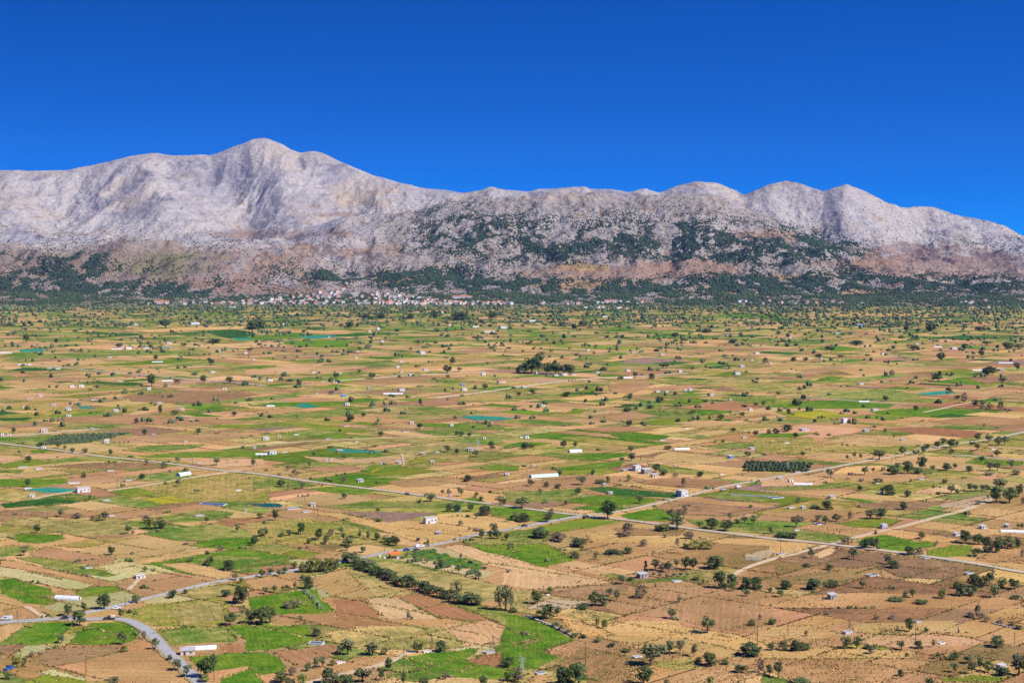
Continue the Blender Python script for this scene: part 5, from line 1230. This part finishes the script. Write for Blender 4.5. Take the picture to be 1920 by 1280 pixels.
# --- landmarks with a look of their own
tunnel('A', 500, 497, 190, 52, 'plastic', 'long white polytunnel with teal sheet by the green plots at lower left', 'the lower-left white polytunnel', rot=math.radians(-14))
hut('A', 1045, 338, 84, 26, 'white', 'flat', 'low white flat shed on the brown field at lower left', 'the low white shed', nwin=1)
o = hut('A', 1400, 912, 120, 48, 'cream', 'shed', 'stone barn end of the long shed beside the curved road', 'the stone barn', rot=math.radians(14))
tunnel('A', 1500, 872, 230, 36, 'plastic', 'long narrow white-roofed greenhouse above the curved road', 'the narrow greenhouse', rot=math.radians(12))
car('A', 820, 648, 4.9, 'dark', 'dark pickup with white load on the curved road', math.radians(185), 'pickup', 'the loaded pickup', load=True)
car('A', 485, 645, 4.2, 'dark', 'dark low car parked at the road fork under a tree', math.radians(190), 'car', 'the dark parked car')
car('A', 50, 650, 4.8, 'white', 'white van at the left edge on the grey road', math.radians(182), 'van', 'the white van')
car('A', 875, 566, 4.2, 'white', 'white car parked between the fork and the grove at lower left', math.radians(20), 'car', 'the white parked car', z=.1)
car('A', 70, 1020, 4.6, 'blue', 'blue pickup half hidden in bushes at lower left corner', math.radians(60), 'pickup', 'the blue pickup', z=.1)
car('B', 1132, 128, 4.0, 'blue', 'blue car parked behind the orange market awning', math.radians(35), 'car', 'the blue car', z=.3)
car('B', 1205, 132, 4.2, 'dark', 'dark car parked beside the market stall road', math.radians(20), 'car', 'the stall-side dark car')
car('B', 1228, 104, 5.2, 'white', 'white van parked near the market stall', math.radians(25), 'van', 'the stall-side van', z=.3)
car('B', 1215, 55, 4.0, 'dark', 'black pickup alone on the golden field above the stall', math.radians(80), 'pickup', 'the black pickup', z=.3)
car('F', 1140, 588, 4.6, 'silver', 'silver car driving on the long straight pale road', math.radians(-38), 'car', 'the silver car', z=.46)
car('G', 555, 768, 4.6, 'dark', 'dark car at the crossroads by the big tree', math.radians(40), 'van', 'the crossroads car', z=.46)
car('G', 95, 828, 4.4, 'dark', 'dark car on the roadside left of the crossroads', math.radians(45), 'car', 'the dark roadside car', z=.39)
car('G', 1695, 538, 4.8, 'white', 'white van on the farm road right of the blue house', math.radians(45), 'van', 'the farm-road van', z=.43)
car('G', 1582, 560, 4.4, 'silver', 'silver pickup following the white van on the farm road', math.radians(225), 'pickup', 'the silver pickup', z=.43)
# market stall with orange awning
X, Y, p, s = place('B', 1040, 180)
st = empty('market_stall', (p[0], p[1], .3), math.radians(20))
for sx in (-2.9, 2.9):
    for sy in (-1.9, 1.9):
        MB().tube([(sx, sy, -.3), (sx, sy, 2.3 + (.35 if sy > 0 else 0))], [.06, .06], 6).obj('post', M['whitesteel'], st)
MB().add([(-3.4, -2.4, 2.25), (3.4, -2.4, 2.25), (3.4, 2.4, 2.95), (-3.4, 2.4, 2.95), (-3.4, -2.4, 2.33), (3.4, -2.4, 2.33), (3.4, 2.4, 3.03), (-3.4, 2.4, 3.03)],
         [(3, 2, 1, 0), (4, 5, 6, 7), (0, 1, 5, 4), (1, 2, 6, 5), (2, 3, 7, 6), (3, 0, 4, 7)]).obj('awning', M['orange'], st)
MB().box(-3.4, 3.4, -2.44, -2.405, 1.95, 2.3).obj('valance', M['orange'], st)
cnt_ = MB(); cnt_.box(-2.6, 2.6, -1.7, -.9, .8, .9)
for q in (-2.4, 2.4): cnt_.box(q - .06, q + .06, -1.6, -1.0, -.3, .798)
cnt_.obj('counter', M['wood'], st)
MB().box(-3.0, -2.0, 1.3, 1.8, -.3, 1.9).obj('back_panel', M['bluedoor'], st)
tag(st, 'market stall under an orange-red awning beside the grey road', 'stall'); LAND.append((X, Y, 'the orange market stall'))
for i, (q, y2, dz, lab) in enumerate([(930, 178, 1.5, 'white crate stack left of the orange market stall'), (965, 186, 1.0, 'low white crates in front of the orange market stall'), (1065, 188, 1.2, 'pale sacks at the right front of the orange market stall')]):
    X, Y, p, s = place('B', q, y2)
    c = empty('crate_stack', (p[0], p[1], .1), .3)
    for k in range(3):
        cr = MB(); zz = k * dz / 3
        cr.box(-.7, .7, -.5, -.45, zz, zz + dz / 3 - .03); cr.box(-.7, .7, .45, .5, zz, zz + dz / 3 - .03); cr.box(-.7, -.65, -.45, .45, zz, zz + dz / 3 - .03); cr.box(.65, .7, -.45, .45, zz, zz + dz / 3 - .03); cr.box(-.65, .65, -.45, .45, zz, zz + dz / 3 - .1)
        cr.obj('crate', M['white'], c)
    tag(c, lab, 'crates', 'crates around the market stall')

hut('F', 1305, 806, 104, 52, 'white', 'flat', 'white flat-roofed house on the golden field', 'the golden-field house', nwin=2, ratio=.5)
hut('E', 615, 572, 108, 40, 'white', 'flat', 'white farmhouse beside the teal netting at left', 'the teal-netting farmhouse', nwin=2, ratio=.5)
hut('G', 935, 412, 66, 46, 'white', 'flat', 'tall white and blue house in the middle of green fields', 'the tall blue-white house', nwin=1, door='bluedoor', ratio=1.1)
hut('G', 1010, 432, 82, 42, 'stone', 'shed', 'grey stone house right of the tall white and blue one', 'the grey stone house', ratio=.8)
hut('G', 1070, 457, 60, 26, 'cream', 'shed', 'small open shelter with pale pitched roof by the stone house', 'the small pale shelter')
hut('G', 1282, 606, 84, 52, 'white', 'flat', 'bright blue and white house beside the farm road', 'the blue and white house', door='bluedoor', ratio=1.0)
hut('G', 1250, 600, 40, 44, 'blue', 'flat', 'blue annex against the left of the roadside white house', 'the blue annex', ratio=.9)
tunnel('G', 240, 458, 205, 44, 'greenplastic', 'long green-tinted greenhouse at the middle of the plain', 'the long green-tinted greenhouse', rot=math.radians(24))
tunnel('G', 475, 272, 92, 40, 'plastic', 'short wide white polytunnel at the edge of a bright green field', 'the short wide polytunnel', rot=math.radians(15))
tunnel('G', 1275, 252, 118, 24, 'plastic', 'long thin white polytunnel at centre right', 'the thin white polytunnel', rot=math.radians(10))
tunnel('E', 1372, 446, 66, 46, 'plastic', 'white tent-like polytunnel near the long pale road at left', 'the tent-like polytunnel', rot=math.radians(55))
hut('H', 870, 842, 56, 36, 'white', 'flat', 'white hut with blue side by the sandy track at right', 'the sandy-track hut', door='bluedoor')
hut('H', 580, 54, 62, 42, 'white', 'flat', 'white and blue hut below yellow flowering strip at right', 'the white and blue hut', door='bluedoor')
tunnel('H', 265, 517, 138, 22, 'plastic', 'low white polytunnel in front of the dark orchard block', 'the low white polytunnel', rot=math.radians(-8))
tunnel('H', 1850, 874, 190, 34, 'plastic', 'long white polytunnel at the right edge of the plain', 'the right-edge polytunnel', rot=math.radians(-12))
hut('H', 1615, 847, 60, 32, 'white', 'shed', 'white hut left of the polytunnel at the right edge', 'the right-edge white hut')
hut('C', 980, 334, 88, 42, 'stone', 'shed', 'grey shed with sloping tin roof beside the lone cypress', 'the cypress shed')
hut('D', 485, 494, 74, 48, 'stone', 'shed', 'ramshackle grey tin shed on the dry field at right', 'the ramshackle grey shed')
hut('E', 325, 122, 58, 30, 'pinkw', 'flat', 'pink-walled hut near the young olive orchard', 'the pink-walled hut')
hut('E', 795, 202, 46, 32, 'white', 'flat', 'white hut with dark side below the young olive orchard', 'the olive-orchard hut')
tank('E', 1590, 668, 215, 22, 'concrete', 'bluewater', 'long dark blue lined pool on the green left fields', 'the long blue pool', rot=math.radians(-16), ratio=.35)
tank('B', 450, 835, 120, 40, 'concrete', 'water', 'pale square water tank beside the bright green plot at lower left', 'the pale square tank', rot=math.radians(-10))
tank('C', 1810, 197, 112, 18, 'concrete', 'bluewater', 'long bluish trough beside the whitish plot at right', 'the long bluish trough', rot=math.radians(-8), ratio=.2)
tank('G', 1790, 600, 290, 20, 'concrete', 'bluewater', 'very long pale blue water channel right of the blue house', 'the long water channel', rot=math.radians(-14), ratio=.08)
tank('D', 600, 752, 84, 48, 'concrete', 'water', 'grey water tank under a wind pump on the dry right field', 'the wind-pump tank')
tank('D', 785, 320, 104, 30, 'concrete', 'water', 'grey ruined tank with stones on the brown ploughed field', 'the ruined tank')
tank('D', 1305, 828, 66, 24, 'white', 'bluewater', 'small white round-edged tank on the pale dry field', 'the small white tank')
hut('D', 1755, 1022, 80, 44, 'white', 'flat', 'white hut hidden in bushes at the lower right corner', 'the hut in bushes')
windpump('B', 1320, 862, 750, 0, label='rusty wind pump with dark tail beside two round trees at the bottom', land='the wind pump with dark tail')
windpump('B', 1778, 875, 760, 0, vane=False, label='bare rusty lattice mast by the brown plot at the bottom', land='the bare lattice mast')
windpump('C', 75, 1040, 930, 1, True, label='white wind pump with sails standing in the bright green field', land='the white-sailed wind pump')
windpump('F', 1665, 262, 180, 1, True, label='white wind pump beside the small white sheds at centre', land='the central white wind pump')
windpump('E', 1840, 735, 680, 1, True, label='white wind pump right of the long blue pool', land='the blue-pool wind pump')
windpump('D', 612, 712, 648, 0, label='short wind pump with dark vane above the grey tank', land='the short dark-vaned wind pump')
windpump('A', 745, 385, 340, 0, label='small rusty wind pump on the ploughed strip at lower left', land='the small rusty wind pump')
windpump('A', 595, 225, 190, 0, label='small wind pump at the end of the green strip at far lower left', land='the green-strip wind pump')

# --- the other huts: tile, x, base y, width, height, wall, roof
HUTS = dict(
E='15,150,30,30,w,f;65,145,40,16,w,f;320,247,50,26,w,f;235,607,55,26,w,f;1390,198,30,16,w,f;1905,244,32,16,w,f;690,103,30,11,c,s;1150,152,30,10,s,s',
F='70,177,65,32,w,f;170,162,36,26,p,f;1165,62,46,30,p,f;1465,77,36,26,w,f;120,288,76,36,w,f;530,337,26,26,w,f;562,337,24,26,w,f;780,494,60,30,w,s;425,674,46,32,w,s;1710,172,32,22,w,f;1605,258,60,26,w,s;1880,443,46,22,w,f;1070,354,50,20,w,s;945,362,26,18,w,f;1320,349,40,20,c,s;1455,604,30,20,p,f;1520,716,30,22,b,f;1365,886,52,26,s,s;625,268,60,16,s,s;1250,290,50,18,s,s',
G='110,168,42,28,w,f;1740,168,36,14,w,f;160,379,36,20,w,f;1640,318,52,34,b,s;735,585,50,17,w,f;1800,249,52,22,w,s;1218,378,20,20,p,f;695,524,40,16,c,s',
H='170,494,46,30,w,f;1795,834,52,34,s,s;275,109,90,20,w,s;1010,184,42,16,w,s;735,114,60,22,w,s;90,474,52,24,w,s;855,584,30,22,w,f;480,614,60,20,c,s;265,694,46,20,w,s;1130,418,26,22,w,f',
I='960,459,60,24,w,f;1115,766,38,30,w,f;535,748,46,26,w,f;605,744,56,26,w,f;295,814,50,22,p,f;365,607,40,16,w,f;430,610,50,17,w,f;865,929,52,28,w,f;510,964,52,20,w,f;510,918,52,30,w,s;1360,919,52,26,p,f;1590,636,50,18,w,f;1680,761,40,17,w,f;1090,456,60,16,w,s;1250,448,42,14,b,f;1455,275,90,24,w,f;1740,153,60,20,w,s;400,884,42,16,w,s;180,899,40,15,w,f;820,523,32,14,w,f;890,432,40,24,c,s;1190,868,50,16,w,f;1650,473,40,16,w,s;1840,493,30,20,w,f;1015,279,40,15,w,f;1900,540,30,12,w,f;1185,112,110,40,w,f;1290,118,60,28,c,f;15,210,30,16,w,f;1265,418,50,16,w,f',
J='680,879,52,24,w,f;655,814,42,26,b,f;1090,774,62,28,w,f;1560,769,56,26,w,f;1550,730,42,18,b,f;845,764,30,36,s,f;1235,859,40,30,w,s;1165,659,62,20,w,f;1060,599,36,22,w,f;1090,639,32,22,p,f;1840,710,82,26,w,g;100,699,56,22,w,f;430,639,32,18,w,f;630,644,32,16,w,f;1705,656,42,30,w,f;1245,494,52,28,w,s;760,479,36,16,w,g;210,279,42,18,w,f;850,329,26,18,w,f;1850,305,72,28,w,f;1640,294,70,14,w,f;945,406,32,18,w,f;590,716,42,16,p,f;455,801,16,20,w,f;840,444,50,24,s,s;1450,281,26,13,w,f;915,313,36,22,w,f;1085,555,30,16,w,f;360,362,30,14,w,f;545,370,24,12,w,f;1395,190,34,20,p,g;1270,620,50,24,w,s;750,528,26,18,w,f;100,322,34,20,c,g',
K='685,844,36,24,w,f;1495,809,38,22,w,f;1637,842,26,20,w,f;1788,920,40,24,w,f;230,884,40,13,w,f;1090,784,50,20,w,f;1160,784,40,18,w,f;1300,771,40,20,w,f;1335,771,34,26,w,f;1690,649,62,26,w,s;1725,592,52,20,w,s;1835,494,52,18,w,f;1800,549,24,18,w,f;870,626,46,20,w,f;640,638,36,15,w,f;390,657,60,22,w,f;325,660,50,18,w,f;460,652,40,13,w,f;190,645,42,25,w,f;1125,501,50,14,w,s;570,474,24,22,w,f;1260,634,36,26,w,f;150,256,100,22,w,f;690,218,60,13,w,f;550,154,52,17,w,f;800,162,62,28,c,f;660,149,80,15,w,f;865,164,62,17,w,f;1235,143,32,13,w,f;260,129,62,15,w,f;90,748,50,15,w,f;1620,364,42,18,s,s;910,488,40,14,c,s',
L='800,922,62,24,w,f;695,724,60,13,w,f;1395,459,62,20,w,f;1115,426,42,15,w,f;860,497,32,22,w,g;685,284,80,17,b,f;515,343,50,11,w,f;1655,150,42,18,w,g;165,373,32,13,w,f;20,569,36,13,w,f;1750,619,60,18,s,s;880,620,20,14,c,f;400,535,20,22,c,f',
D='1415,16,52,22,w,s')
WALL = dict(w='white', s='stone', c='cream', b='blue', p='pinkw'); ROOF = dict(f='flat', s='shed', g='gable')
for t, txt in HUTS.items():
    for e in txt.split(';'):
        a = e.split(',')
        if float(a[2]) < 3: continue
        hut(t, float(a[0]), float(a[1]), float(a[2]), float(a[3]), WALL[a[4]], ROOF[a[5]])
TANKS = dict(
A='660,262,56,18',
B='1280,890,72,30;1750,898,80,32;630,974,72,30',
C='215,1054,92,26;1235,362,80,16;270,464,30,14;940,930,80,28',
D='100,156,84,22;1190,190,62,14;1510,302,80,16;1125,668,62,30',
E='285,400,62,26;165,386,82,14;205,545,62,16;545,506,92,18;790,634,72,17;835,752,52,24;1785,560,52,20;1490,752,72,26;960,484,62,14;825,412,60,11;1430,25,40,11;1490,354,42,13',
F='270,698,110,20;375,720,72,16;1735,685,52,15;675,78,52,12;755,194,32,11;540,174,42,10;300,142,42,11;1120,122,62,12;1360,274,42,13;1765,54,32,12;1845,111,32,11;215,275,40,12',
G='860,404,92,13;1175,624,42,16;1575,440,42,14;285,750,42,15;1125,184,52,16;1310,94,40,8;70,160,36,12',
H='1420,896,62,25;140,204,52,13;220,420,52,13;175,690,62,19;390,812,92,20;215,860,52,16;1150,475,62,13;820,506,42,13;1690,250,52,13;425,410,42,11;60,616,130,18',
I='700,840,50,10;220,830,60,12;900,700,50,10',
J='300,560,1,1')
for t, txt in TANKS.items():
    for e in txt.split(';'):
        a = [float(q) for q in e.split(',')]
        if a[2] < 3: continue
        tank(t, *a, mat='white' if rf.random() < .3 else 'concrete')
for t, x, y, w, h in [('I', 890, 458, 110, 12), ('I', 1180, 557, 80, 14), ('I', 45, 487, 90, 12), ('I', 185, 578, 100, 13), ('J', 1030, 796, 150, 15), ('J', 1750, 330, 80, 13), ('J', 110, 888, 60, 10), ('L', 1785, 564, 110, 14), ('L', 1575, 620, 80, 10), ('L', 1275, 443, 60, 9), ('L', 720, 855, 80, 9), ('K', 865, 676, 80, 10), ('F', 40, 292, 90, 10), ('I', 1255, 699, 80, 14)]:
    tunnel(t, x, y, w, h, rot=math.radians(rf.uniform(-6, 6)))
POLES = dict(A='155,980,870;645,1050,905;1605,1110,870;130,640,570;940,545,470', B='1108,1050,810;965,140,85;1530,55,0', C='550,990,750;1840,840,700;1780,830,790;235,440,385;630,690,605;950,870,815', D='1105,820,620;1850,830,735;95,150,40;850,315,230;1560,290,220;1310,1010,925;120,810,770;150,770,735',
    E='1132,490,400;880,550,470;1445,360,310;1405,460,400;1190,580,510;1068,50,15;815,735,685;230,540,470', F='365,640,590;465,750,660;630,120,60;915,150,20;1420,150,80;1720,160,115;405,390,290;960,370,310;1350,860,800;1530,930,885', G='150,190,110;1245,305,255;540,720,690;112,450,400;765,535,505;1550,310,270;1690,300,260;510,640,590;1265,80,50', H='925,360,300;415,400,330;1025,310,280;965,800,760;1130,470,420;770,115,60',
    I='70,755,700;490,880,840;1068,1005,970;850,630,595', J='450,770,740;860,800,760;1640,520,470', K='1385,480,430;265,540,490;1710,740,700', L='950,760,720')
for t, txt in POLES.items():
    for e in txt.split(';'): pole(t, *[float(q) for q in e.split(',')])
for t, x, y, tpp in [('E', 1700, 765, 705), ('K', 1800, 815, 735), ('D', 410, 505, 455), ('H', 150, 400, 345), ('H', 810, 300, 250), ('J', 1660, 300, 262), ('G', 965, 335, 305), ('H', 1445, 35, 20)]:
    windpump(t, x, y, tpp, 0, rf.random() < .5)

# --- dry stone wall along the green field, in single stones
def stone_wall(label, pts, hgt, step):
    W = [np.array(ground(*q)) for q in pts]
    o = empty('dry_stone_wall', (*W[0], 0))
    me = []
    for i in range(5):
        r = np.random.default_rng(i); V, Fc = BT[i]
        me.append(mesh_from('stone', [tuple(v * np.array([1.0, .8, .9])) for v in V], [tuple(int(q) for q in f) for f in Fc], M['stonewall']))
    for i in range(len(W) - 1):
        L = np.linalg.norm(W[i + 1] - W[i]); n = max(1, int(L / step))
        for k in range(n):
            for lay in range(2):
                q = W[i] + (W[i + 1] - W[i]) * ((k + .5 * lay + rf.uniform(-.15, .15)) / n) - W[0]
                st_ = mobj('stone', me[rf.randrange(5)], o, (q[0], q[1], lay * hgt * .42 - .05))
                sc_ = step * rf.uniform(.95, 1.3); st_.scale = (sc_, sc_ * .8, hgt * rf.uniform(.5, .65)); st_.rotation_euler = (0, 0, rf.uniform(0, 6))
    tag(o, label, 'wall')
stone_wall('pale dry stone wall along the right side of the bright green field', [(987, 1154), (1007, 1163), (1030, 1172), (1058, 1185), (1077, 1195)], 1.1, 1.5)
stone_wall('short dark stone wall below the shrub on the brown right field', [(1860, 1168), (1885, 1174), (1915, 1180)], .9, 1.6)

# --- grazing horses
def horse(tile, x, y, rot, label, land):
    X, Y = tp(tile, x, y); p = ground(X, Y)
    J = dict(pel=(-.55, 0, 1.20), mid=(0, 0, 1.12), che=(.55, 0, 1.15), nk=(.85, 0, 1.30), pol=(1.22, 0, 1.05), hd=(1.38, 0, .72), nose=(1.46, 0, .45), tail=(-.85, 0, 1.12), tl2=(-.95, 0, .6),
             ear=(1.20, .07, 1.18))
    R = dict(pel=.29, mid=.31, che=.30, nk=.20, pol=.13, hd=.11, nose=.075, tail=.06, tl2=.04, ear=.03)
    E = [('pel', 'mid'), ('mid', 'che'), ('che', 'nk'), ('nk', 'pol'), ('pol', 'hd'), ('hd', 'nose'), ('pel', 'tail'), ('tail', 'tl2'), ('pol', 'ear')]
    for sg, n in ((1, 'a'), (-1, 'b')):
        J.update({'f1' + n: (.55, sg * .17, .85), 'f2' + n: (.58 + .05 * sg, sg * .17, .45), 'f3' + n: (.56 + .08 * sg, sg * .17, .06),
                  'h1' + n: (-.52, sg * .17, .85), 'h2' + n: (-.72, sg * .17, .52), 'h3' + n: (-.62 + .06 * sg, sg * .17, .06)})
        R.update({'f1' + n: .13, 'f2' + n: .07, 'f3' + n: .06, 'h1' + n: .16, 'h2' + n: .08, 'h3' + n: .06})
        E += [('che', 'f1' + n), ('f1' + n, 'f2' + n), ('f2' + n, 'f3' + n), ('pel', 'h1' + n), ('h1' + n, 'h2' + n), ('h2' + n, 'h3' + n)]
    k = list(J)
    me = bpy.data.meshes.new('horse'); me.from_pydata([J[q] for q in k], [(k.index(a), k.index(b)) for a, b in E], [])
    me.materials.append(M['horse'])
    o = mobj('horse', me, None, (p[0], p[1], .1)); o.rotation_euler = (0, 0, rot)
    md = o.modifiers.new('skin', 'SKIN'); sk = me.skin_vertices[0] if me.skin_vertices else None
    if sk is None:
        bpy.context.view_layer.objects.active = o; bpy.ops.mesh.customdata_skin_add(); sk = me.skin_vertices[0]
    for i, q in enumerate(k):
        sk.data[i].radius = (R[q], R[q]); sk.data[i].use_root = q == 'pel'
    o.modifiers.new('smooth', 'SUBSURF').render_levels = 1
    tag(o, label, 'horse', 'horses grazing on the golden plots')
    LAND.append((X, Y, 'the ' + land))
horse('C', 1062, 145, math.radians(200), 'dark brown horse grazing on the small golden plot', 'horse on the golden plot')
horse('C', 1410, 42, math.radians(160), 'dark horse grazing above the yellow-green bushes', 'horse above the bushes')
horse('C', 1518, 84, math.radians(20), 'dark horse grazing right of the yellow-green bushes', 'horse beside the bushes')

# --- the villages at the foot of the mountain: each house a thing of its own
rv = random.Random(21); VH = {}
def vhouse(px, d, w, h, wall, roof, row, where):
    x, y, z = [float(q) for q in terr(np.array([px]), np.array([d]))] if False else [float(q[0]) for q in terr(np.array([px]), np.array([d]))]
    o = empty('village_house', (x, y, z - 1.0), rv.uniform(.1, .9))
    dp = w * rv.uniform(.6, .9)
    if roof == 'tile':
        r = w * .16
        n = MB().prism([(-dp / 2, -.5), (dp / 2, -.5), (dp / 2, h), (0, h + r), (-dp / 2, h)], -w / 2, w / 2)
        MB().add([(q[1], q[0], q[2]) for q in n.v], n.f).obj('wall', M[wall], o)
        n = MB().prism([(-dp / 2 - .4, h - .15), (0, h + r + .05), (dp / 2 + .4, h - .15), (dp / 2 + .4, h + .1), (0, h + r + .35), (-dp / 2 - .4, h + .1)], -w / 2 - .4, w / 2 + .4)
        MB().add([(q[1], q[0], q[2]) for q in n.v], n.f).obj('roof', M['tile'], o)
    else:
        MB().box(-w / 2, w / 2, -dp / 2, dp / 2, -.5, h).obj('wall', M[wall], o)
        MB().box(-w / 2 - .2, w / 2 + .2, -dp / 2 - .2, dp / 2 + .2, h + .002, h + .3).obj('roof', M['roofflat'], o)
    for q in range(2):
        cx = (-.25 + .5 * q) * w
        MB().box(cx - .7, cx + .7, -dp / 2 - .06, -dp / 2 - .002, h * .35, h * .35 + 1.6).obj('window', M['glass'], o)
    lab = ('tiled ' if roof == 'tile' else 'flat ') + dict(white='white', cream='cream', stone='grey', pinkw='pinkish')[wall] + ' house' + ' ' + row + ' in the ' + where
    tag(o, lab, 'house', 'houses of the ' + where); VH.setdefault(lab, []).append((px, o))
def vil(n, x0, x1, d0, d1, where, xc=None, sx=None):
    done = []
    k = 0
    while len(done) < n and k < n * 30:
        k += 1
        px = rv.gauss(xc, sx) if xc else rv.uniform(x0, x1)
        if not x0 < px < x1: continue
        top = d1 if not xc else d0 + (d1 - d0) * math.exp(-((px - xc) / (sx * 1.3)) ** 2) + 25
        d = d0 + (top - d0) * rv.random() ** 1.25
        if any(abs(px - a) < 4.2 and abs(d - b) < 9 for a, b in done): continue
        done.append((px, d))
        t = (d - d0) / (d1 - d0)
        row = 'low' if t < .25 else 'midway up' if t < .6 else 'high up'
        vhouse(px, d, rv.uniform(8.5, 15), rv.uniform(5.5, 9), rv.choices(['white', 'cream', 'stone', 'pinkw'], [5, 3, 2.5, .8])[0], 'tile' if rv.random() < .34 else 'flat', row, where)
vil(135, 440, 900, 5035, 5290, 'main village', 640, 115)
vil(60, 700, 960, 5030, 5090, 'village right arm')
vil(16, 270, 470, 5030, 5080, 'village left arm')
vil(30, 1380, 1620, 5030, 5110, 'far-right village')
vil(18, 1010, 1220, 5030, 5080, 'central foothill hamlet')
vil(6, 1740, 1900, 5040, 5120, 'right-edge hamlet')
for lab, L in VH.items():
    L.sort(key=lambda q: q[0])
    if len(L) > 1:
        for i, (_, o) in enumerate(L): o['label'] = lab + ', ' + ORD[i] + ' from left'
def hall(px, d, w, h, wall, label):
    x, y, z = [float(q[0]) for q in terr(np.array([float(px)]), np.array([float(d)]))]
    o = empty('large_building', (x, y, z - 1.5), .15)
    MB().box(-w / 2, w / 2, -7, 7, -1, h).obj('wall', M[wall], o)
    n = MB().prism([(-7.6, h + .002), (7.6, h + .002), (0, h + 3)], -w / 2 - .5, w / 2 + .5)
    MB().add([(q[1], q[0], q[2]) for q in n.v], n.f).obj('roof', M['tile'], o)
    for k in range(int(w / 5)):
        cx = -w / 2 + 2.5 + k * 5
        MB().box(cx - .8, cx + .8, -7.06, -7.002, h * .35, h * .35 + 2).obj('window', M['glass'], o)
    tag(o, label, 'building')
hall(866, 5160, 62, 10, 'white', 'long white building with red roof above the right arm of the village')
hall(303, 5060, 46, 9, 'white', 'large white building at the left foot of the mountain')
hall(1145, 5070, 42, 10, 'white', 'wide white building in the hamlet at the foothill centre')

# ------------------------------------------------------------------ labels that say where a thing stands
LAND += [(1100, 967, 'the crossroads'), (1140, 960, 'the big crossroads tree'), (1556, 1021, 'the pale road junction'), (275, 1180, 'the curved road bend'), (930, 1140, 'the pale poplars'),
         (560, 1130, 'the irrigated green plot'), (800, 1110, 'the diagonal dark hedge'), (1020, 690, 'the dark grove'), (600, 763, 'the left-centre teal plot'), (905, 783, 'the teal plot at centre'), (440, 883, 'the left road junction'),
         (1210, 1085, 'the lone cypress'), (1180, 1180, 'the bottom golden field'), (1560, 1220, 'the lower-right golden strip'), (1440, 878, 'the dark orchard block'), (180, 820, 'the young olive orchard'), (680, 847, 'the teal strip'),
         (1700, 1018, 'the right-hand green field'), (1820, 1080, 'the right-hand thicket'), (1410, 815, 'the tall lattice mast'), (1760, 736, 'the far-right teal plot'), (400, 615, 'the far-left golden strip'), (530, 632, 'the far teal plot'), (1710, 588, 'the far-right golden strip')]
def direction(dx, dy):
    if abs(dx) > 2.2 * abs(dy): return 'right of' if dx > 0 else 'left of'
    if abs(dy) > 1.2 * abs(dx): return 'in front of' if dy > 0 else 'behind'
    return ('front right of' if dx > 0 else 'front left of') if dy > 0 else ('back right of' if dx > 0 else 'back left of')
byl = {}
for o, desc, X, Y in AUTO:
    best = None
    for lx, ly, ph in LAND:
        q = math.hypot((X - lx), (Y - ly) * 2.2)
        if q < 5: continue
        if best is None or q < best[0]: best = (q, lx, ly, ph)
    key = (desc, direction(X - best[1], (Y - best[2]) * 2.2), best[3])
    byl.setdefault(key, []).append((best[0], o))
for (desc, dr_, ph), L in byl.items():
    L.sort(key=lambda q: q[0])
    for i, (_, o) in enumerate(L):
        s_ = desc + ' ' + dr_ + ' ' + ph
        if len(L) > 1:
            s_ += ', ' + ('nearest' if i == 0 else ORD[min(i, 29)] + ' nearest')
        o['label'] = s_

# ------------------------------------------------------------------ the air between here and the mountains
hz = MB().box(-4200, 4200, -60, 11200, -3, 960).obj('haze', None)
tag(hz, 'thin blue summer haze over the plain', kind='stuff')
hm = bpy.data.materials.new('thin_haze'); hm.use_nodes = True
hm.node_tree.nodes.clear()
ho = hm.node_tree.nodes.new('ShaderNodeOutputMaterial'); hv = hm.node_tree.nodes.new('ShaderNodeVolumePrincipled')
hv.inputs['Color'].default_value = (0.20, 0.42, 1.0, 1)
hv.inputs['Density'].default_value = 0.000015
hv.inputs['Anisotropy'].default_value = 0.0
hm.node_tree.links.new(hv.outputs[0], ho.inputs['Volume'])
hz.data.materials.append(hm)
